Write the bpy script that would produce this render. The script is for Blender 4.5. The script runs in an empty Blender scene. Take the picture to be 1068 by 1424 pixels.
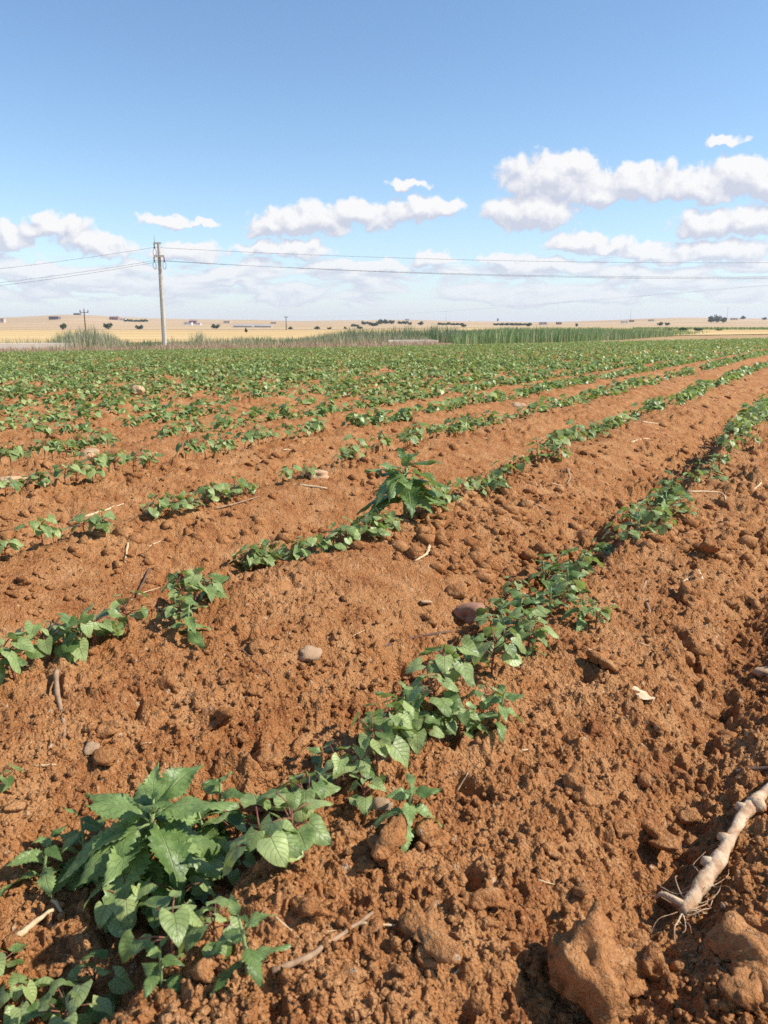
import bpy, math, random
import numpy as np
from mathutils import Vector, Matrix

rng = np.random.default_rng(7); np.seterr(over='ignore')
random.seed(7)
SC = bpy.context.scene
COL = SC.collection
R = math.radians

# ------------------------------------------------------------------ camera, light, exposure
W0, H0, FPX = 1068.0, 1424.0, 1107.0        # photograph size and focal length in its pixels
CAM_H, HORIZON = 0.74, 454.0                # eye height over the near ground, image row of eye level
PITCH = math.atan((H0/2 - HORIZON)/FPX)
cam_d = bpy.data.cameras.new('camera'); cam = bpy.data.objects.new('camera', cam_d); COL.objects.link(cam)
cam.location = (0, 0, CAM_H); cam.rotation_euler = (math.pi/2 - PITCH, 0, 0)
cam_d.sensor_fit = 'VERTICAL'; cam_d.sensor_height = 36.0; cam_d.lens = 36.0*FPX/H0
cam_d.clip_start = 0.02; cam_d.clip_end = 20000
cam_d.dof.use_dof = True; cam_d.dof.focus_distance = 2.6; cam_d.dof.aperture_fstop = 12.5
SC.camera = cam

SUN_AZ, SUN_EL = R(95), R(41)               # clockwise from the view direction, above the horizon
sd = bpy.data.lights.new('sun', 'SUN'); sun = bpy.data.objects.new('sun', sd); COL.objects.link(sun)
sd.energy = 5.0; sd.angle = R(0.53); sd.color = (1.0, 0.95, 0.87)
SUN_V = Vector((math.sin(SUN_AZ)*math.cos(SUN_EL), math.cos(SUN_AZ)*math.cos(SUN_EL), math.sin(SUN_EL)))
sun.rotation_euler = SUN_V.to_track_quat('Z', 'Y').to_euler(); sun.location = (20, -5, 30)
SC.view_settings.view_transform = 'Standard'; SC.view_settings.look = 'None'
SC.view_settings.exposure = 0.30; SC.view_settings.gamma = 1.0; SC.view_settings.use_curve_mapping = False
SC.render.resolution_x = 768; SC.render.resolution_y = 1024
SC.cycles.max_bounces = 4; SC.cycles.diffuse_bounces = 1; SC.cycles.glossy_bounces = 2; SC.cycles.use_denoising = False

def pixdir(px, py):
    cx, cy = px - W0/2, H0/2 - py
    f = np.array([0, math.cos(PITCH), -math.sin(PITCH)]); u = np.array([0, math.sin(PITCH), math.cos(PITCH)])
    d = np.array([1.0, 0, 0])*cx + u*cy + f*FPX
    return d/np.linalg.norm(d)

# ------------------------------------------------------------------ node helpers
class NT:
    def __init__(s, tree): s.t = tree; s.n = tree.nodes; s.l = tree.links
    def new(s, typ, **kw):
        n = s.n.new(typ)
        for k, v in kw.items(): setattr(n, k, v)
        return n
    def put(s, sock, v):
        if v is None: return
        if hasattr(v, 'is_output'): s.l.new(v, sock)
        else: sock.default_value = v
    def m(s, op, a, b=None, c=None, clamp=False):
        n = s.new('ShaderNodeMath', operation=op, use_clamp=clamp)
        s.put(n.inputs[0], a); s.put(n.inputs[1], b); s.put(n.inputs[2], c)
        return n.outputs[0]
    def vm(s, op, a, b=None):
        n = s.new('ShaderNodeVectorMath', operation=op); s.put(n.inputs[0], a); s.put(n.inputs[1], b)
        return n.outputs[0]
    def xyz(s, x=0.0, y=0.0, z=0.0):
        n = s.new('ShaderNodeCombineXYZ'); s.put(n.inputs[0], x); s.put(n.inputs[1], y); s.put(n.inputs[2], z)
        return n.outputs[0]
    def sep(s, v):
        n = s.new('ShaderNodeSeparateXYZ'); s.put(n.inputs[0], v); return n.outputs
    def noise(s, vec, scale, detail=2.0, rough=0.5, dist=0.0, dim='3D', col=False):
        n = s.new('ShaderNodeTexNoise', noise_dimensions=dim)
        s.put(n.inputs['Vector'], vec); s.put(n.inputs['Scale'], scale); s.put(n.inputs['Detail'], detail)
        s.put(n.inputs['Roughness'], rough); s.put(n.inputs['Distortion'], dist)
        return n.outputs['Color' if col else 0]
    def smooth(s, v, a, b, lo=0.0, hi=1.0):
        n = s.new('ShaderNodeMapRange', interpolation_type='SMOOTHSTEP')
        s.put(n.inputs[0], v); s.put(n.inputs[1], a); s.put(n.inputs[2], b); s.put(n.inputs[3], lo); s.put(n.inputs[4], hi)
        return n.outputs[0]
    def mix(s, f, a, b, blend='MIX'):
        n = s.new('ShaderNodeMix', data_type='RGBA', blend_type=blend)
        s.put(n.inputs[0], f)
        for i, v in ((6, a), (7, b)):
            if isinstance(v, tuple) and len(v) == 3: v = v + (1,)
            s.put(n.inputs[i], v)
        return n.outputs[2]
    def bump(s, h, strength, dist):
        n = s.new('ShaderNodeBump'); s.put(n.inputs['Height'], h); n.inputs['Strength'].default_value = strength
        n.inputs['Distance'].default_value = dist; return n.outputs[0]

def material(name):
    m = bpy.data.materials.new(name); m.use_nodes = True
    nt = NT(m.node_tree); b = m.node_tree.nodes['Principled BSDF']
    return m, nt, b

# ------------------------------------------------------------------ sky with clouds
world = bpy.data.worlds.new('World'); SC.world = world; world.use_nodes = True
wt = NT(world.node_tree); bg = wt.n['Background']
SKY_STR = 0.118
sky = wt.new('ShaderNodeTexSky', sky_type='NISHITA'); sky.sun_disc = False
sky.sun_elevation = SUN_EL; sky.sun_rotation = SUN_AZ
sky.altitude = 400; sky.air_density = 1.0; sky.dust_density = 0.2; sky.ozone_density = 2.5

K = 1137.0
def cloud_uv(px, py):
    d = pixdir(px, py); return math.atan2(d[0], d[1])*K, math.asin(d[2])*K
# cumulus: centre x, centre y, half width, half height (photograph pixels)
CLOUDS = [
 (765, 250, 72, 34), (735, 298, 66, 30), (800, 235, 40, 24), (880, 256, 75, 25), (970, 262, 75, 26), (1035, 250, 48, 28), (1085, 262, 45, 26), (830, 275, 60, 22),
 (425, 310, 75, 24), (500, 302, 52, 22), (375, 318, 38, 16), (580, 293, 60, 17), (620, 290, 34, 13),
 (566, 258, 27, 10), (1014, 195, 28, 9),
 (10, 330, 38, 19), (75, 318, 46, 16), (140, 345, 45, 20), (110, 335, 30, 14),
 (230, 310, 36, 11), (280, 314, 28, 8), (255, 352, 60, 16), (395, 349, 66, 13),
 (805, 337, 38, 15), (842, 344, 26, 12), (985, 315, 50, 20), (1045, 310, 50, 22), (1000, 352, 80, 18), (905, 350, 50, 14),
 (600, 360, 40, 11), (700, 362, 38, 13), (530, 372, 50, 10), (770, 372, 60, 11), (330, 392, 46, 10), (60, 378, 50, 11), (150, 402, 50, 9),
]
g = bpy.data.node_groups.new('cloud_density', 'ShaderNodeTree')
g.interface.new_socket('UV', in_out='INPUT', socket_type='NodeSocketVector')
g.interface.new_socket('Density', in_out='OUTPUT', socket_type='NodeSocketFloat')
gt = NT(g); gi = gt.new('NodeGroupInput'); go = gt.new('NodeGroupOutput')
P = gi.outputs[0]
w1 = gt.noise(P, 1/46.0, 1.5, 0.5, dim='2D', col=True); w2 = gt.noise(P, 1/15.0, 2.0, 0.55, dim='2D', col=True)
def centred(c, amp):
    return gt.vm('MULTIPLY', gt.vm('SUBTRACT', c, (0.5, 0.5, 0.5)), amp)
Pw = gt.vm('ADD', gt.vm('ADD', P, centred(w1, (34, 26, 0))), centred(w2, (13, 13, 0)))
s_ = gt.sep(Pw); acc = None
for (cx, cy, rx, ry) in CLOUDS:
    u, v = cloud_uv(cx, cy); rx *= 1.08; ry *= 1.12
    dx = gt.m('MULTIPLY_ADD', s_[0], 1/rx, -u/rx)
    up = gt.m('MULTIPLY_ADD', s_[1], 1/ry, -v/ry)
    dn = gt.m('MULTIPLY', up, -1.45)
    dy = gt.m('MAXIMUM', up, dn)
    r2 = gt.m('MULTIPLY_ADD', dx, dx, gt.m('MULTIPLY', dy, dy))
    acc = r2 if acc is None else gt.m('SMOOTH_MIN', acc, r2, 0.12)
dens = gt.m('SUBTRACT', 1.0, gt.m('SQRT', gt.m('MAXIMUM', acc, 0.0)))
fb = gt.noise(P, 1/22.0, 5.0, 0.6, 0.3, dim='2D')
dens = gt.m('ADD', dens, gt.m('MULTIPLY', gt.m('SUBTRACT', fb, 0.5), 0.75))
# the low bank of broken cloud that rings the horizon
vv = gt.sep(P)[1]
bank = gt.noise(gt.vm('MULTIPLY', P, (1/78.0, 1/24.0, 0)), 1.0, 5.0, 0.58, 0.3, dim='2D')
lowm = gt.m('MULTIPLY', gt.smooth(vv, 125.0, 70.0), gt.smooth(vv, 5.0, 40.0))
bank = gt.m('MULTIPLY_ADD', lowm, 1.32, gt.m('MULTIPLY_ADD', bank, 2.2, -2.08))
dens = gt.m('MAXIMUM', dens, bank)
gt.l.new(dens, go.inputs[0])

tc = wt.new('ShaderNodeTexCoord'); nrm = wt.vm('NORMALIZE', tc.outputs['Generated'])
so = wt.sep(nrm)
az = wt.m('ARCTAN2', so[0], so[1]); el = wt.m('ARCSINE', so[2])
UV = wt.xyz(wt.m('MULTIPLY', az, K), wt.m('MULTIPLY', el, K))
def dgrp(vec):
    n = wt.new('ShaderNodeGroup'); n.node_tree = g; wt.l.new(vec, n.inputs[0]); return n.outputs[0]
d0 = dgrp(UV); d1 = dgrp(wt.vm('ADD', UV, (6.0, 11.0, 0)))
alpha = wt.smooth(d0, -0.02, 0.30)
lit = wt.m('MULTIPLY_ADD', wt.m('SUBTRACT', d0, d1), 1.5, 0.42, clamp=True)  # sunward density difference paints bright tops and grey undersides onto the clouds
lit = wt.m('MULTIPLY_ADD', wt.smooth(d0, 0.05, 0.5), 0.12, lit, clamp=True)
vs = wt.m('MULTIPLY', el, K)
ccol = wt.mix(lit, (4.2, 4.4, 5.25), (6.9, 6.8, 6.75))
low = wt.smooth(vs, 120.0, 10.0)
ccol = wt.mix(wt.m('MULTIPLY', low, 0.55), ccol, (5.5, 5.75, 6.6))
haze_f = wt.m('MULTIPLY', wt.m('EXPONENT', wt.m('MULTIPLY', wt.m('MAXIMUM', vs, 0.0), -1/70.0)), 0.9)
tint = wt.mix(1.0, sky.outputs[0], (1.10, 1.20, 1.24), 'MULTIPLY')
skyc = wt.mix(haze_f, tint, (5.35, 5.5, 6.35))
alpha = wt.m('MULTIPLY', alpha, wt.smooth(vs, 700.0, 500.0))
fin = wt.mix(wt.m('MULTIPLY', alpha, wt.m('MULTIPLY_ADD', low, -0.25, 0.95)), skyc, ccol)
wt.l.new(fin, bg.inputs[0]); bg.inputs[1].default_value = SKY_STR
world.cycles.sampling_method = 'NONE'

# ------------------------------------------------------------------ numpy noise and the lie of the land
def _hash(ix, iy, seed):
    h = ix.astype(np.int32).view(np.uint32)*np.uint32(374761393) + iy.astype(np.int32).view(np.uint32)*np.uint32(668265263) + np.uint32((seed*1274126177) & 0xFFFFFFFF)
    h = (h ^ (h >> np.uint32(13)))*np.uint32(1274126177)
    return h ^ (h >> np.uint32(16))
def h01(ix, iy, seed): return _hash(ix, iy, seed)*(1/4294967295.0)
def perlin(x, y, seed=0):
    x0 = np.floor(x); y0 = np.floor(y); fx = x - x0; fy = y - y0
    u = fx*fx*fx*(fx*(fx*6-15)+10); v = fy*fy*fy*(fy*(fy*6-15)+10)
    def gr(ix, iy, dx, dy):
        a = h01(ix, iy, seed)*2*np.pi
        return np.cos(a)*dx + np.sin(a)*dy
    a = gr(x0, y0, fx, fy); b = gr(x0+1, y0, fx-1, fy); c = gr(x0, y0+1, fx, fy-1); d = gr(x0+1, y0+1, fx-1, fy-1)
    return ((a*(1-u)+b*u)*(1-v) + (c*(1-u)+d*u)*v)*1.5
def sstep(v, a, b):
    t = np.clip((v-a)/(b-a), 0, 1); return t*t*(3-2*t)
def clod_layer(x, y, cell, prob, rlo, rhi, seed, flat=0.8, sink=0.35):
    wx = perlin(x/cell*1.3, y/cell*1.3, seed+50)*cell*0.30; wy = perlin(x/cell*1.3+9.7, y/cell*1.3, seed+51)*cell*0.30
    wx = wx + perlin(x/cell*3.7, y/cell*3.7, seed+52)*cell*0.16; wy = wy + perlin(x/cell*3.7+5.1, y/cell*3.7, seed+53)*cell*0.16
    X = (x+wx)/cell; Y = (y+wy)/cell; x0 = np.floor(X); y0 = np.floor(Y)
    out = np.zeros_like(x)
    for i in (-1, 0, 1):
        for j in (-1, 0, 1):
            ix = x0+i; iy = y0+j
            on = h01(ix, iy, seed) < prob
            cx = ix + 0.2 + 0.6*h01(ix, iy, seed+1); cy = iy + 0.2 + 0.6*h01(ix, iy, seed+2)
            r = rlo + (rhi-rlo)*h01(ix, iy, seed+3)**2
            ang = h01(ix, iy, seed+4)*6.283; el_ = 0.65+0.7*h01(ix, iy, seed+5); dx = X-cx; dy = Y-cy
            ca, sa = np.cos(ang), np.sin(ang)
            q = r*r - ((dx*ca+dy*sa)*el_)**2 - ((dy*ca-dx*sa)/el_)**2
            h = np.where(on & (q > 0), np.sqrt(np.maximum(q, 0))*flat - r*sink*flat, 0)
            out = np.maximum(out, h)
    return out*cell

ROW_A = math.atan((1190-W0/2)/math.hypot(FPX, H0/2-HORIZON))        # rows run off to the right of the view
CU, SU = math.cos(ROW_A), math.sin(ROW_A)
ROW_P0, ROW_P = 0.575, 0.825
def row_pq(x, y): return -x*CU + y*SU, x*SU + y*CU                  # perp distance to the left, distance along the row
def row_xy(p, q): return -p*CU + q*SU, p*SU + q*CU

EDGE_X = np.array([-400, -60, -30, 0, 36, 75, 160, 400.0])           # far edge of the crop field
EDGE_Y = np.array([44, 44.5, 46, 50, 75, 105, 160, 300.0])
def beyond(x, y): return y - np.interp(x, EDGE_X, EDGE_Y)
def terrain(x, y):
    yy = np.clip(y, -30, 95); xx = np.clip(x, -45, 60)
    return -0.012*yy + 0.013*xx
def wander(p, q):
    k = np.round((p-ROW_P0)/ROW_P)
    return perlin(q/2.3, k*7.3+0.5, 11)*0.045
PROF_S = np.array([0, .07, .16, .32, .5, .64, .74, .82, .90, .96, 1.0])
PROF_Z = np.array([.062, .068, .062, .034, -.010, -.050, -.072, -.066, -.030, .030, .062])
def height(x, y, fine=True, dist=None):
    x = np.asarray(x, float); y = np.asarray(y, float)
    p, q = row_pq(x, y)
    pw = p + perlin(q/1.7, p/1.1, 12)*0.06
    s = np.mod((ROW_P0 - pw)/ROW_P, 1.0)
    d = np.hypot(x, y) if dist is None else dist
    z = terrain(x, y) + np.interp(s, PROF_S, PROF_Z)*(1-0.15*sstep(d, 8, 30))*(1+0.4*sstep(p, 0.35, 0.6))
    near = 1-sstep(d, 3.0, 6.0)
    z = z + near*(0.034*np.exp(-((p+0.01)/0.085)**2) - 0.050*np.exp(-((p-0.155)/0.075)**2))  # right-hand furrow, plus a low ridge added to cast shade into it
    z = z + perlin(x/0.55, y/0.55, 13)*0.022 + perlin(x/0.21, y/0.21, 14)*0.011
    furrow = np.exp(-((s-0.76)/0.16)**2)
    bank = sstep(s, 0.05, 0.16)*(1-sstep(s, 0.5, 0.62))*sstep(p, 0.65, 0.9)
    rough = 0.75 + 0.55*perlin(x/0.9, y/0.9, 15) + 0.5*furrow - 0.36*bank + 0.22*sstep(d, 2.0, 4.0) + 0.35*(1-sstep(p, 0.1, 0.5))
    rough = np.clip(rough, 0.25, 1.6)
    if not fine: return z
    def some(f, lim, *args):
        k = d < lim; r = np.zeros_like(x)
        if k.any(): r[k] = f(x[k], y[k], *args)
        return r
    rg = rough; mid = 1 + 0.7*sstep(d, 2.2, 4.0)
    z = z + (0.5-np.abs(perlin(x/0.13, y/0.13, 16)))*0.016*rg
    z = z + clod_layer(x, y, 0.17, 0.26, 0.14, 0.40, 100, 0.75)*np.clip(rg-0.2, 0, 1.4)*mid
    z = z + clod_layer(x, y, 0.075, 0.50, 0.16, 0.46, 110, 0.85, 0.3)*np.clip(rg-0.05, 0, 1.4)*mid
    z = z + (1-sstep(d, 14, 24))*some(clod_layer, 24, 0.036, 0.78, 0.22, 0.58, 120, 0.95, 0.2)*np.clip(rg+0.05, 0.15, 1.15)
    z = z + (1-sstep(d, 7, 12))*some(clod_layer, 12, 0.0185, 0.85, 0.25, 0.60, 130, 1.0, 0.15)*np.clip(rg+0.25, 0.3, 1.15)
    z = z + (1-sstep(d, 2.2, 3.5))*some(clod_layer, 3.5, 0.0092, 0.85, 0.25, 0.60, 140, 1.0, 0.15)
    pit = np.clip(perlin(x/0.075, y/0.075, 17)-0.42, 0, 1)
    return z - pit*0.13*np.clip(rg, .3, 1.2)
def zat(x, y): return float(height(np.array([x]), np.array([y]))[0])
def at(px, py):
    """Ground point seen at a photograph pixel."""
    d = pixdir(px, py); t = np.concatenate([np.linspace(0.4, 12, 1200), np.geomspace(12.05, 150, 600)])
    X = d[0]*t; Y = d[1]*t; Z = CAM_H + d[2]*t
    hit = np.nonzero(Z <= height(X, Y, fine=False))[0]
    i = hit[0] if len(hit) else -1
    return float(X[i]), float(Y[i])
def seen(x, y, mx=40):
    f = y*math.cos(PITCH) + CAM_H*math.sin(PITCH)
    u = y*math.sin(PITCH) - CAM_H*math.cos(PITCH)
    px = W0/2 + FPX*x/np.maximum(f, 1e-3); py = H0/2 - FPX*u/np.maximum(f, 1e-3)
    return (f > 0.1) & (px > -mx) & (px < W0+mx) & (py > 0) & (py < H0+mx)

# ------------------------------------------------------------------ mesh helpers
def mesh(name, verts, faces, mat=None, smooth=True, uv=None):
    me = bpy.data.meshes.new(name)
    verts = np.asarray(verts, np.float32)
    if isinstance(faces, np.ndarray):
        n, k = faces.shape
        me.vertices.add(len(verts)); me.vertices.foreach_set('co', verts.ravel())
        me.loops.add(n*k); me.loops.foreach_set('vertex_index', faces.astype(np.int32).ravel())
        me.polygons.add(n); me.polygons.foreach_set('loop_start', (np.arange(n)*k).astype(np.int32))
        me.update(calc_edges=True)
    else:
        me.from_pydata([tuple(map(float, v)) for v in verts], [], faces)
    if smooth: me.polygons.foreach_set('use_smooth', np.ones(len(me.polygons), bool))
    if uv is not None:
        l = me.uv_layers.new(name='UVMap'); vi = np.zeros(len(me.loops), np.int32); me.loops.foreach_get('vertex_index', vi)
        l.data.foreach_set('uv', np.asarray(uv, np.float32)[vi].ravel())
    if mat: me.materials.append(mat)
    me.update(); return me
def link(name, me, parent=None, loc=None):
    o = bpy.data.objects.new(name, me); COL.objects.link(o)
    if parent: o.parent = parent
    if loc is not None: o.location = loc
    return o
def tag(o, label, cat=None, group=None, kind=None):
    o['label'] = label
    if cat: o['category'] = cat
    if group: o['group'] = group
    if kind: o['kind'] = kind
    return o
def struct(o): o['kind'] = 'structure'; return o
def tube(pts, rad, n=7, cap=True, jitter=0.0):
    """Tapered tube through points; rad is a number or one per point."""
    pts = [Vector(p) for p in pts]; m = len(pts)
    rad = [rad]*m if not hasattr(rad, '__len__') else rad
    V, F = [], []; ref = None
    for i, p in enumerate(pts):
        t = (pts[min(i+1, m-1)] - pts[max(i-1, 0)]).normalized()
        if ref is None: ref = Vector((0, 0, 1)) if abs(t.z) < 0.9 else Vector((1, 0, 0))
        a = t.cross(ref).normalized(); b = a.cross(t).normalized(); ref = b
        for k in range(n):
            w = 2*math.pi*k/n; r = rad[i]*(1 + random.uniform(-jitter, jitter))
            V.append(p + a*math.cos(w)*r + b*math.sin(w)*r)
    for i in range(m-1):
        for k in range(n):
            F.append((i*n+k, i*n+(k+1) % n, (i+1)*n+(k+1) % n, (i+1)*n+k))
    if cap: F.append(tuple(range(n-1, -1, -1))); F.append(tuple((m-1)*n+k for k in range(n)))
    return [tuple(v) for v in V], F
def join(parts):
    V, F = [], []
    for v, f in parts:
        o = len(V); V += list(v); F += [tuple(i+o for i in q) for q in f]
    return V, F
def box(cx, cy, cz, sx, sy, sz):
    V = [(cx+a*sx/2, cy+b*sy/2, cz+c*sz/2) for a in (-1, 1) for b in (-1, 1) for c in (-1, 1)]
    F = [(0, 1, 3, 2), (4, 6, 7, 5), (0, 4, 5, 1), (2, 3, 7, 6), (0, 2, 6, 4), (1, 5, 7, 3)]
    return V, F
def spline(pts, n):
    pts = [Vector(p) for p in pts]; out = []
    P = [pts[0]*2-pts[1]] + pts + [pts[-1]*2-pts[-2]]
    for i in range(len(pts)-1):
        a, b, c, d = P[i:i+4]
        for k in range(n):
            t = k/n
            out.append(0.5*((2*b) + (c-a)*t + (2*a-5*b+4*c-d)*t*t + (3*b-a-3*c+d)*t**3))
    out.append(pts[-1]); return out

# ------------------------------------------------------------------ materials
def soil_mat(name, grain=True, tone=1.0, cell=0.30):
    m, nt, b = material(name)
    geo = nt.new('ShaderNodeNewGeometry'); P = geo.outputs['Position']
    big = nt.noise(P, 0.9, 3, 0.6); mid = nt.noise(P, 9.0, 4, 0.65); fine = nt.noise(P, 130.0, 3, 0.6)
    T = lambda *c: tuple(v*tone for v in c)
    c = nt.mix(nt.smooth(big, 0.3, 0.7), T(0.405, 0.160, 0.052), T(0.485, 0.218, 0.080))
    c = nt.mix(nt.smooth(mid, 0.42, 0.75), c, T(0.60, 0.305, 0.130))
    c = nt.mix(nt.smooth(mid, 0.48, 0.25), c, T(0.31, 0.112, 0.038))
    c = nt.mix(nt.m('MULTIPLY', nt.smooth(fine, 0.54, 0.68), 0.55), c, T(0.68, 0.39, 0.19))
    c = nt.mix(nt.m('MULTIPLY', nt.smooth(fine, 0.42, 0.30), 0.45), c, T(0.30, 0.11, 0.042))
    vor = nt.new('ShaderNodeTexVoronoi', feature='F1'); nt.put(vor.inputs['Vector'], P); vor.inputs['Scale'].default_value = 62.0
    speck = nt.m('MULTIPLY', nt.m('GREATER_THAN', nt.sep(vor.outputs['Color'])[0], 0.955), nt.smooth(vor.outputs['Distance'], 0.32, 0.2))
    c = nt.mix(nt.m('MULTIPLY', speck, 0.75), c, (0.66, 0.47, 0.30))
    nt.l.new(c, b.inputs['Base Color']); b.inputs['Roughness'].default_value = 0.95; b.inputs['Specular IOR Level'].default_value = 0.15
    if grain:
        v2 = nt.new('ShaderNodeTexVoronoi', feature='F1'); nt.put(v2.inputs['Vector'], nt.vm('ADD', P, nt.vm('MULTIPLY', nt.noise(P, 90.0, 2, col=True), (0.006, 0.006, 0.006)))); v2.inputs['Scale'].default_value = 210.0
        g1 = nt.m('SUBTRACT', 1.0, v2.outputs['Distance'])
        g2 = nt.noise(P, 70.0, 5, 0.7)
        h = nt.m('ADD', nt.m('MULTIPLY', g1, cell), g2)
        h = nt.m('MULTIPLY_ADD', nt.m('ABSOLUTE', nt.m('SUBTRACT', nt.noise(P, 24.0, 3, 0.6), 0.5)), -1.6, h)
        nt.l.new(nt.bump(h, 1.0, 0.017), b.inputs['Normal'])
    return m
M_soil = soil_mat('soil')
M_clod = soil_mat('clod_soil', True, 1.0, 0.06)

def leaf_mat(name, ca, cb, vein=True, under=(0.30, 0.37, 0.22), trans=0.30, rough=0.42):
    m, nt, b = material(name)
    oi = nt.new('ShaderNodeObjectInfo'); geo = nt.new('ShaderNodeNewGeometry')
    rnd = nt.m('FRACT', nt.m('ADD', oi.outputs['Random'], geo.outputs['Random Per Island']))
    c = nt.mix(rnd, ca, cb)
    P = geo.outputs['Position']
    c = nt.mix(nt.m('MULTIPLY', nt.smooth(nt.noise(P, 60, 3), 0.4, 0.75), 0.35), c, tuple(min(1, v*1.5) for v in cb))
    spot = nt.smooth(nt.noise(P, 33, 2), 0.72, 0.8)
    c = nt.mix(nt.m('MULTIPLY', spot, 0.6), c, (0.30, 0.30, 0.09))
    if vein:
        uv = nt.new('ShaderNodeUVMap'); s = nt.sep(uv.outputs[0])
        au = nt.m('ABSOLUTE', s[0])
        mid = nt.smooth(au, 0.07, 0.02)
        f = nt.m('PINGPONG', nt.m('SUBTRACT', nt.m('MULTIPLY', s[1], 6.0), nt.m('MULTIPLY', au, 2.0)), 0.5)
        side = nt.smooth(f, 0.09, 0.02)
        vn = nt.m('MAXIMUM', mid, nt.m('MULTIPLY', side, 0.55))
        c = nt.mix(nt.m('MULTIPLY', vn, 0.5), c, (0.40, 0.46, 0.20))
        hgt = nt.m('ADD', nt.m('MULTIPLY', vn, -1.0), nt.m('MULTIPLY', nt.noise(P, 110, 3), 0.7))
        bn = nt.bump(hgt, 0.8, 0.0025)
        nt.l.new(bn, b.inputs['Normal'])
    c = nt.mix(nt.m('MULTIPLY', geo.outputs['Backfacing'], 0.55), c, under)
    nt.l.new(c, b.inputs['Base Color']); b.inputs['Roughness'].default_value = rough; b.inputs['Specular IOR Level'].default_value = 0.45
    tr = nt.new('ShaderNodeBsdfTranslucent'); nt.l.new(nt.mix(1.0, c, (1.1, 1.25, 0.45), 'MULTIPLY'), tr.inputs[0])
    mx = nt.new('ShaderNodeMixShader'); mx.inputs[0].default_value = trans
    nt.l.new(b.outputs[0], mx.inputs[1]); nt.l.new(tr.outputs[0], mx.inputs[2])
    out = [n for n in nt.n if n.type == 'OUTPUT_MATERIAL'][0]; nt.l.new(mx.outputs[0], out.inputs[0])
    return m
M_cotton = leaf_mat('cotton_leaf', (0.090, 0.160, 0.030), (0.410, 0.485, 0.180), rough=0.43)
M_weed = leaf_mat('weed_leaf', (0.068, 0.138, 0.025), (0.290, 0.390, 0.130), rough=0.42)
M_crop = leaf_mat('crop_leaf', (0.080, 0.148, 0.030), (0.410, 0.485, 0.180), vein=False, rough=0.43)

def plain(name, ca, cb, scale=20.0, rough=0.85, bump=0.0, bscale=None, island=False, stretch=(1, 1, 1), spec=0.25):
    m, nt, b = material(name)
    if island:
        geo = nt.new('ShaderNodeNewGeometry'); f = geo.outputs['Random Per Island']
    else:
        tc = nt.new('ShaderNodeTexCoord'); f = nt.smooth(nt.noise(nt.vm('MULTIPLY', tc.outputs['Object'], stretch), scale, 4, 0.6), 0.3, 0.7)
    nt.l.new(nt.mix(f, ca, cb), b.inputs['Base Color']); b.inputs['Roughness'].default_value = rough
    b.inputs['Specular IOR Level'].default_value = spec
    if bump:
        tc = nt.new('ShaderNodeTexCoord')
        nt.l.new(nt.bump(nt.noise(nt.vm('MULTIPLY', tc.outputs['Object'], stretch), bscale or scale*3, 4, 0.65), 0.8, bump), b.inputs['Normal'])
    return m
M_stem_red = plain('red_stem', (0.22, 0.06, 0.05), (0.30, 0.15, 0.08), 60, 0.6)
M_stem_green = plain('green_stem', (0.20, 0.27, 0.10), (0.30, 0.36, 0.15), 60, 0.6)
M_twig = plain('brown_twig', (0.26, 0.15, 0.085), (0.42, 0.27, 0.16), 60, 0.85, 0.0015, 150)
M_twig_dark = plain('dark_twig', (0.10, 0.06, 0.045), (0.20, 0.115, 0.075), 60, 0.85, 0.0015, 150)
M_straw = plain('straw', (0.52, 0.36, 0.19), (0.68, 0.51, 0.31), 90, 0.7, 0.0008, 200)
M_root = plain('peeled_root', (0.40, 0.22, 0.11), (0.70, 0.52, 0.34), 38, 0.8, 0.004, 110)
M_stone = plain('pale_stone', (0.50, 0.29, 0.15), (0.68, 0.46, 0.28), 40, 0.85, 0.003, 90)
M_shard = plain('fired_clay', (0.34, 0.17, 0.10), (0.52, 0.28, 0.18), 30, 0.8, 0.003, 60)
M_concrete = plain('concrete', (0.40, 0.37, 0.31), (0.56, 0.52, 0.44), 6, 0.9)
M_canal = plain('canal_concrete', (0.72, 0.64, 0.54), (0.80, 0.72, 0.62), 1.0, 0.9)
M_metal = plain('galvanised_steel', (0.25, 0.25, 0.24), (0.36, 0.36, 0.34), 8, 0.6)
M_porcelain = plain('brown_porcelain', (0.07, 0.035, 0.025), (0.12, 0.06, 0.04), 8, 0.3)
M_wire = plain('weathered_cable', (0.16, 0.16, 0.18), (0.22, 0.22, 0.24), 4, 0.6)
M_wood_dark = plain('tarred_wood', (0.07, 0.05, 0.035), (0.13, 0.095, 0.065), 8, 0.9)

# ------------------------------------------------------------------ ground
def soil_sheet():
    lat = np.linspace(-0.64, 0.64, 690); dep = [0.45]
    while dep[-1] < 13: dep.append(dep[-1] + 0.0022*dep[-1]*max(dep[-1], .8)**0.45)
    dep = np.concatenate([np.array(dep)[:-1], np.geomspace(dep[-1], 100.0, 190)])
    L, D = np.meshgrid(lat, dep); X = (L*D).ravel(); Y = D.ravel()
    Z = height(X, Y, dist=np.hypot(X, Y))
    Z = Z - 0.45*sstep(beyond(X, Y), -0.5, 1.5)
    n, m = len(dep), len(lat)
    i = np.arange(n*m).reshape(n, m)
    F = np.stack([i[:-1, :-1], i[:-1, 1:], i[1:, 1:], i[1:, :-1]], -1).reshape(-1, 4)
    o = link('soil', mesh('soil', np.stack([X, Y, Z], 1), F, M_soil)); struct(o)
    o['label'] = 'red brown tilled soil of the field'
    return o
soil_sheet()

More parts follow.
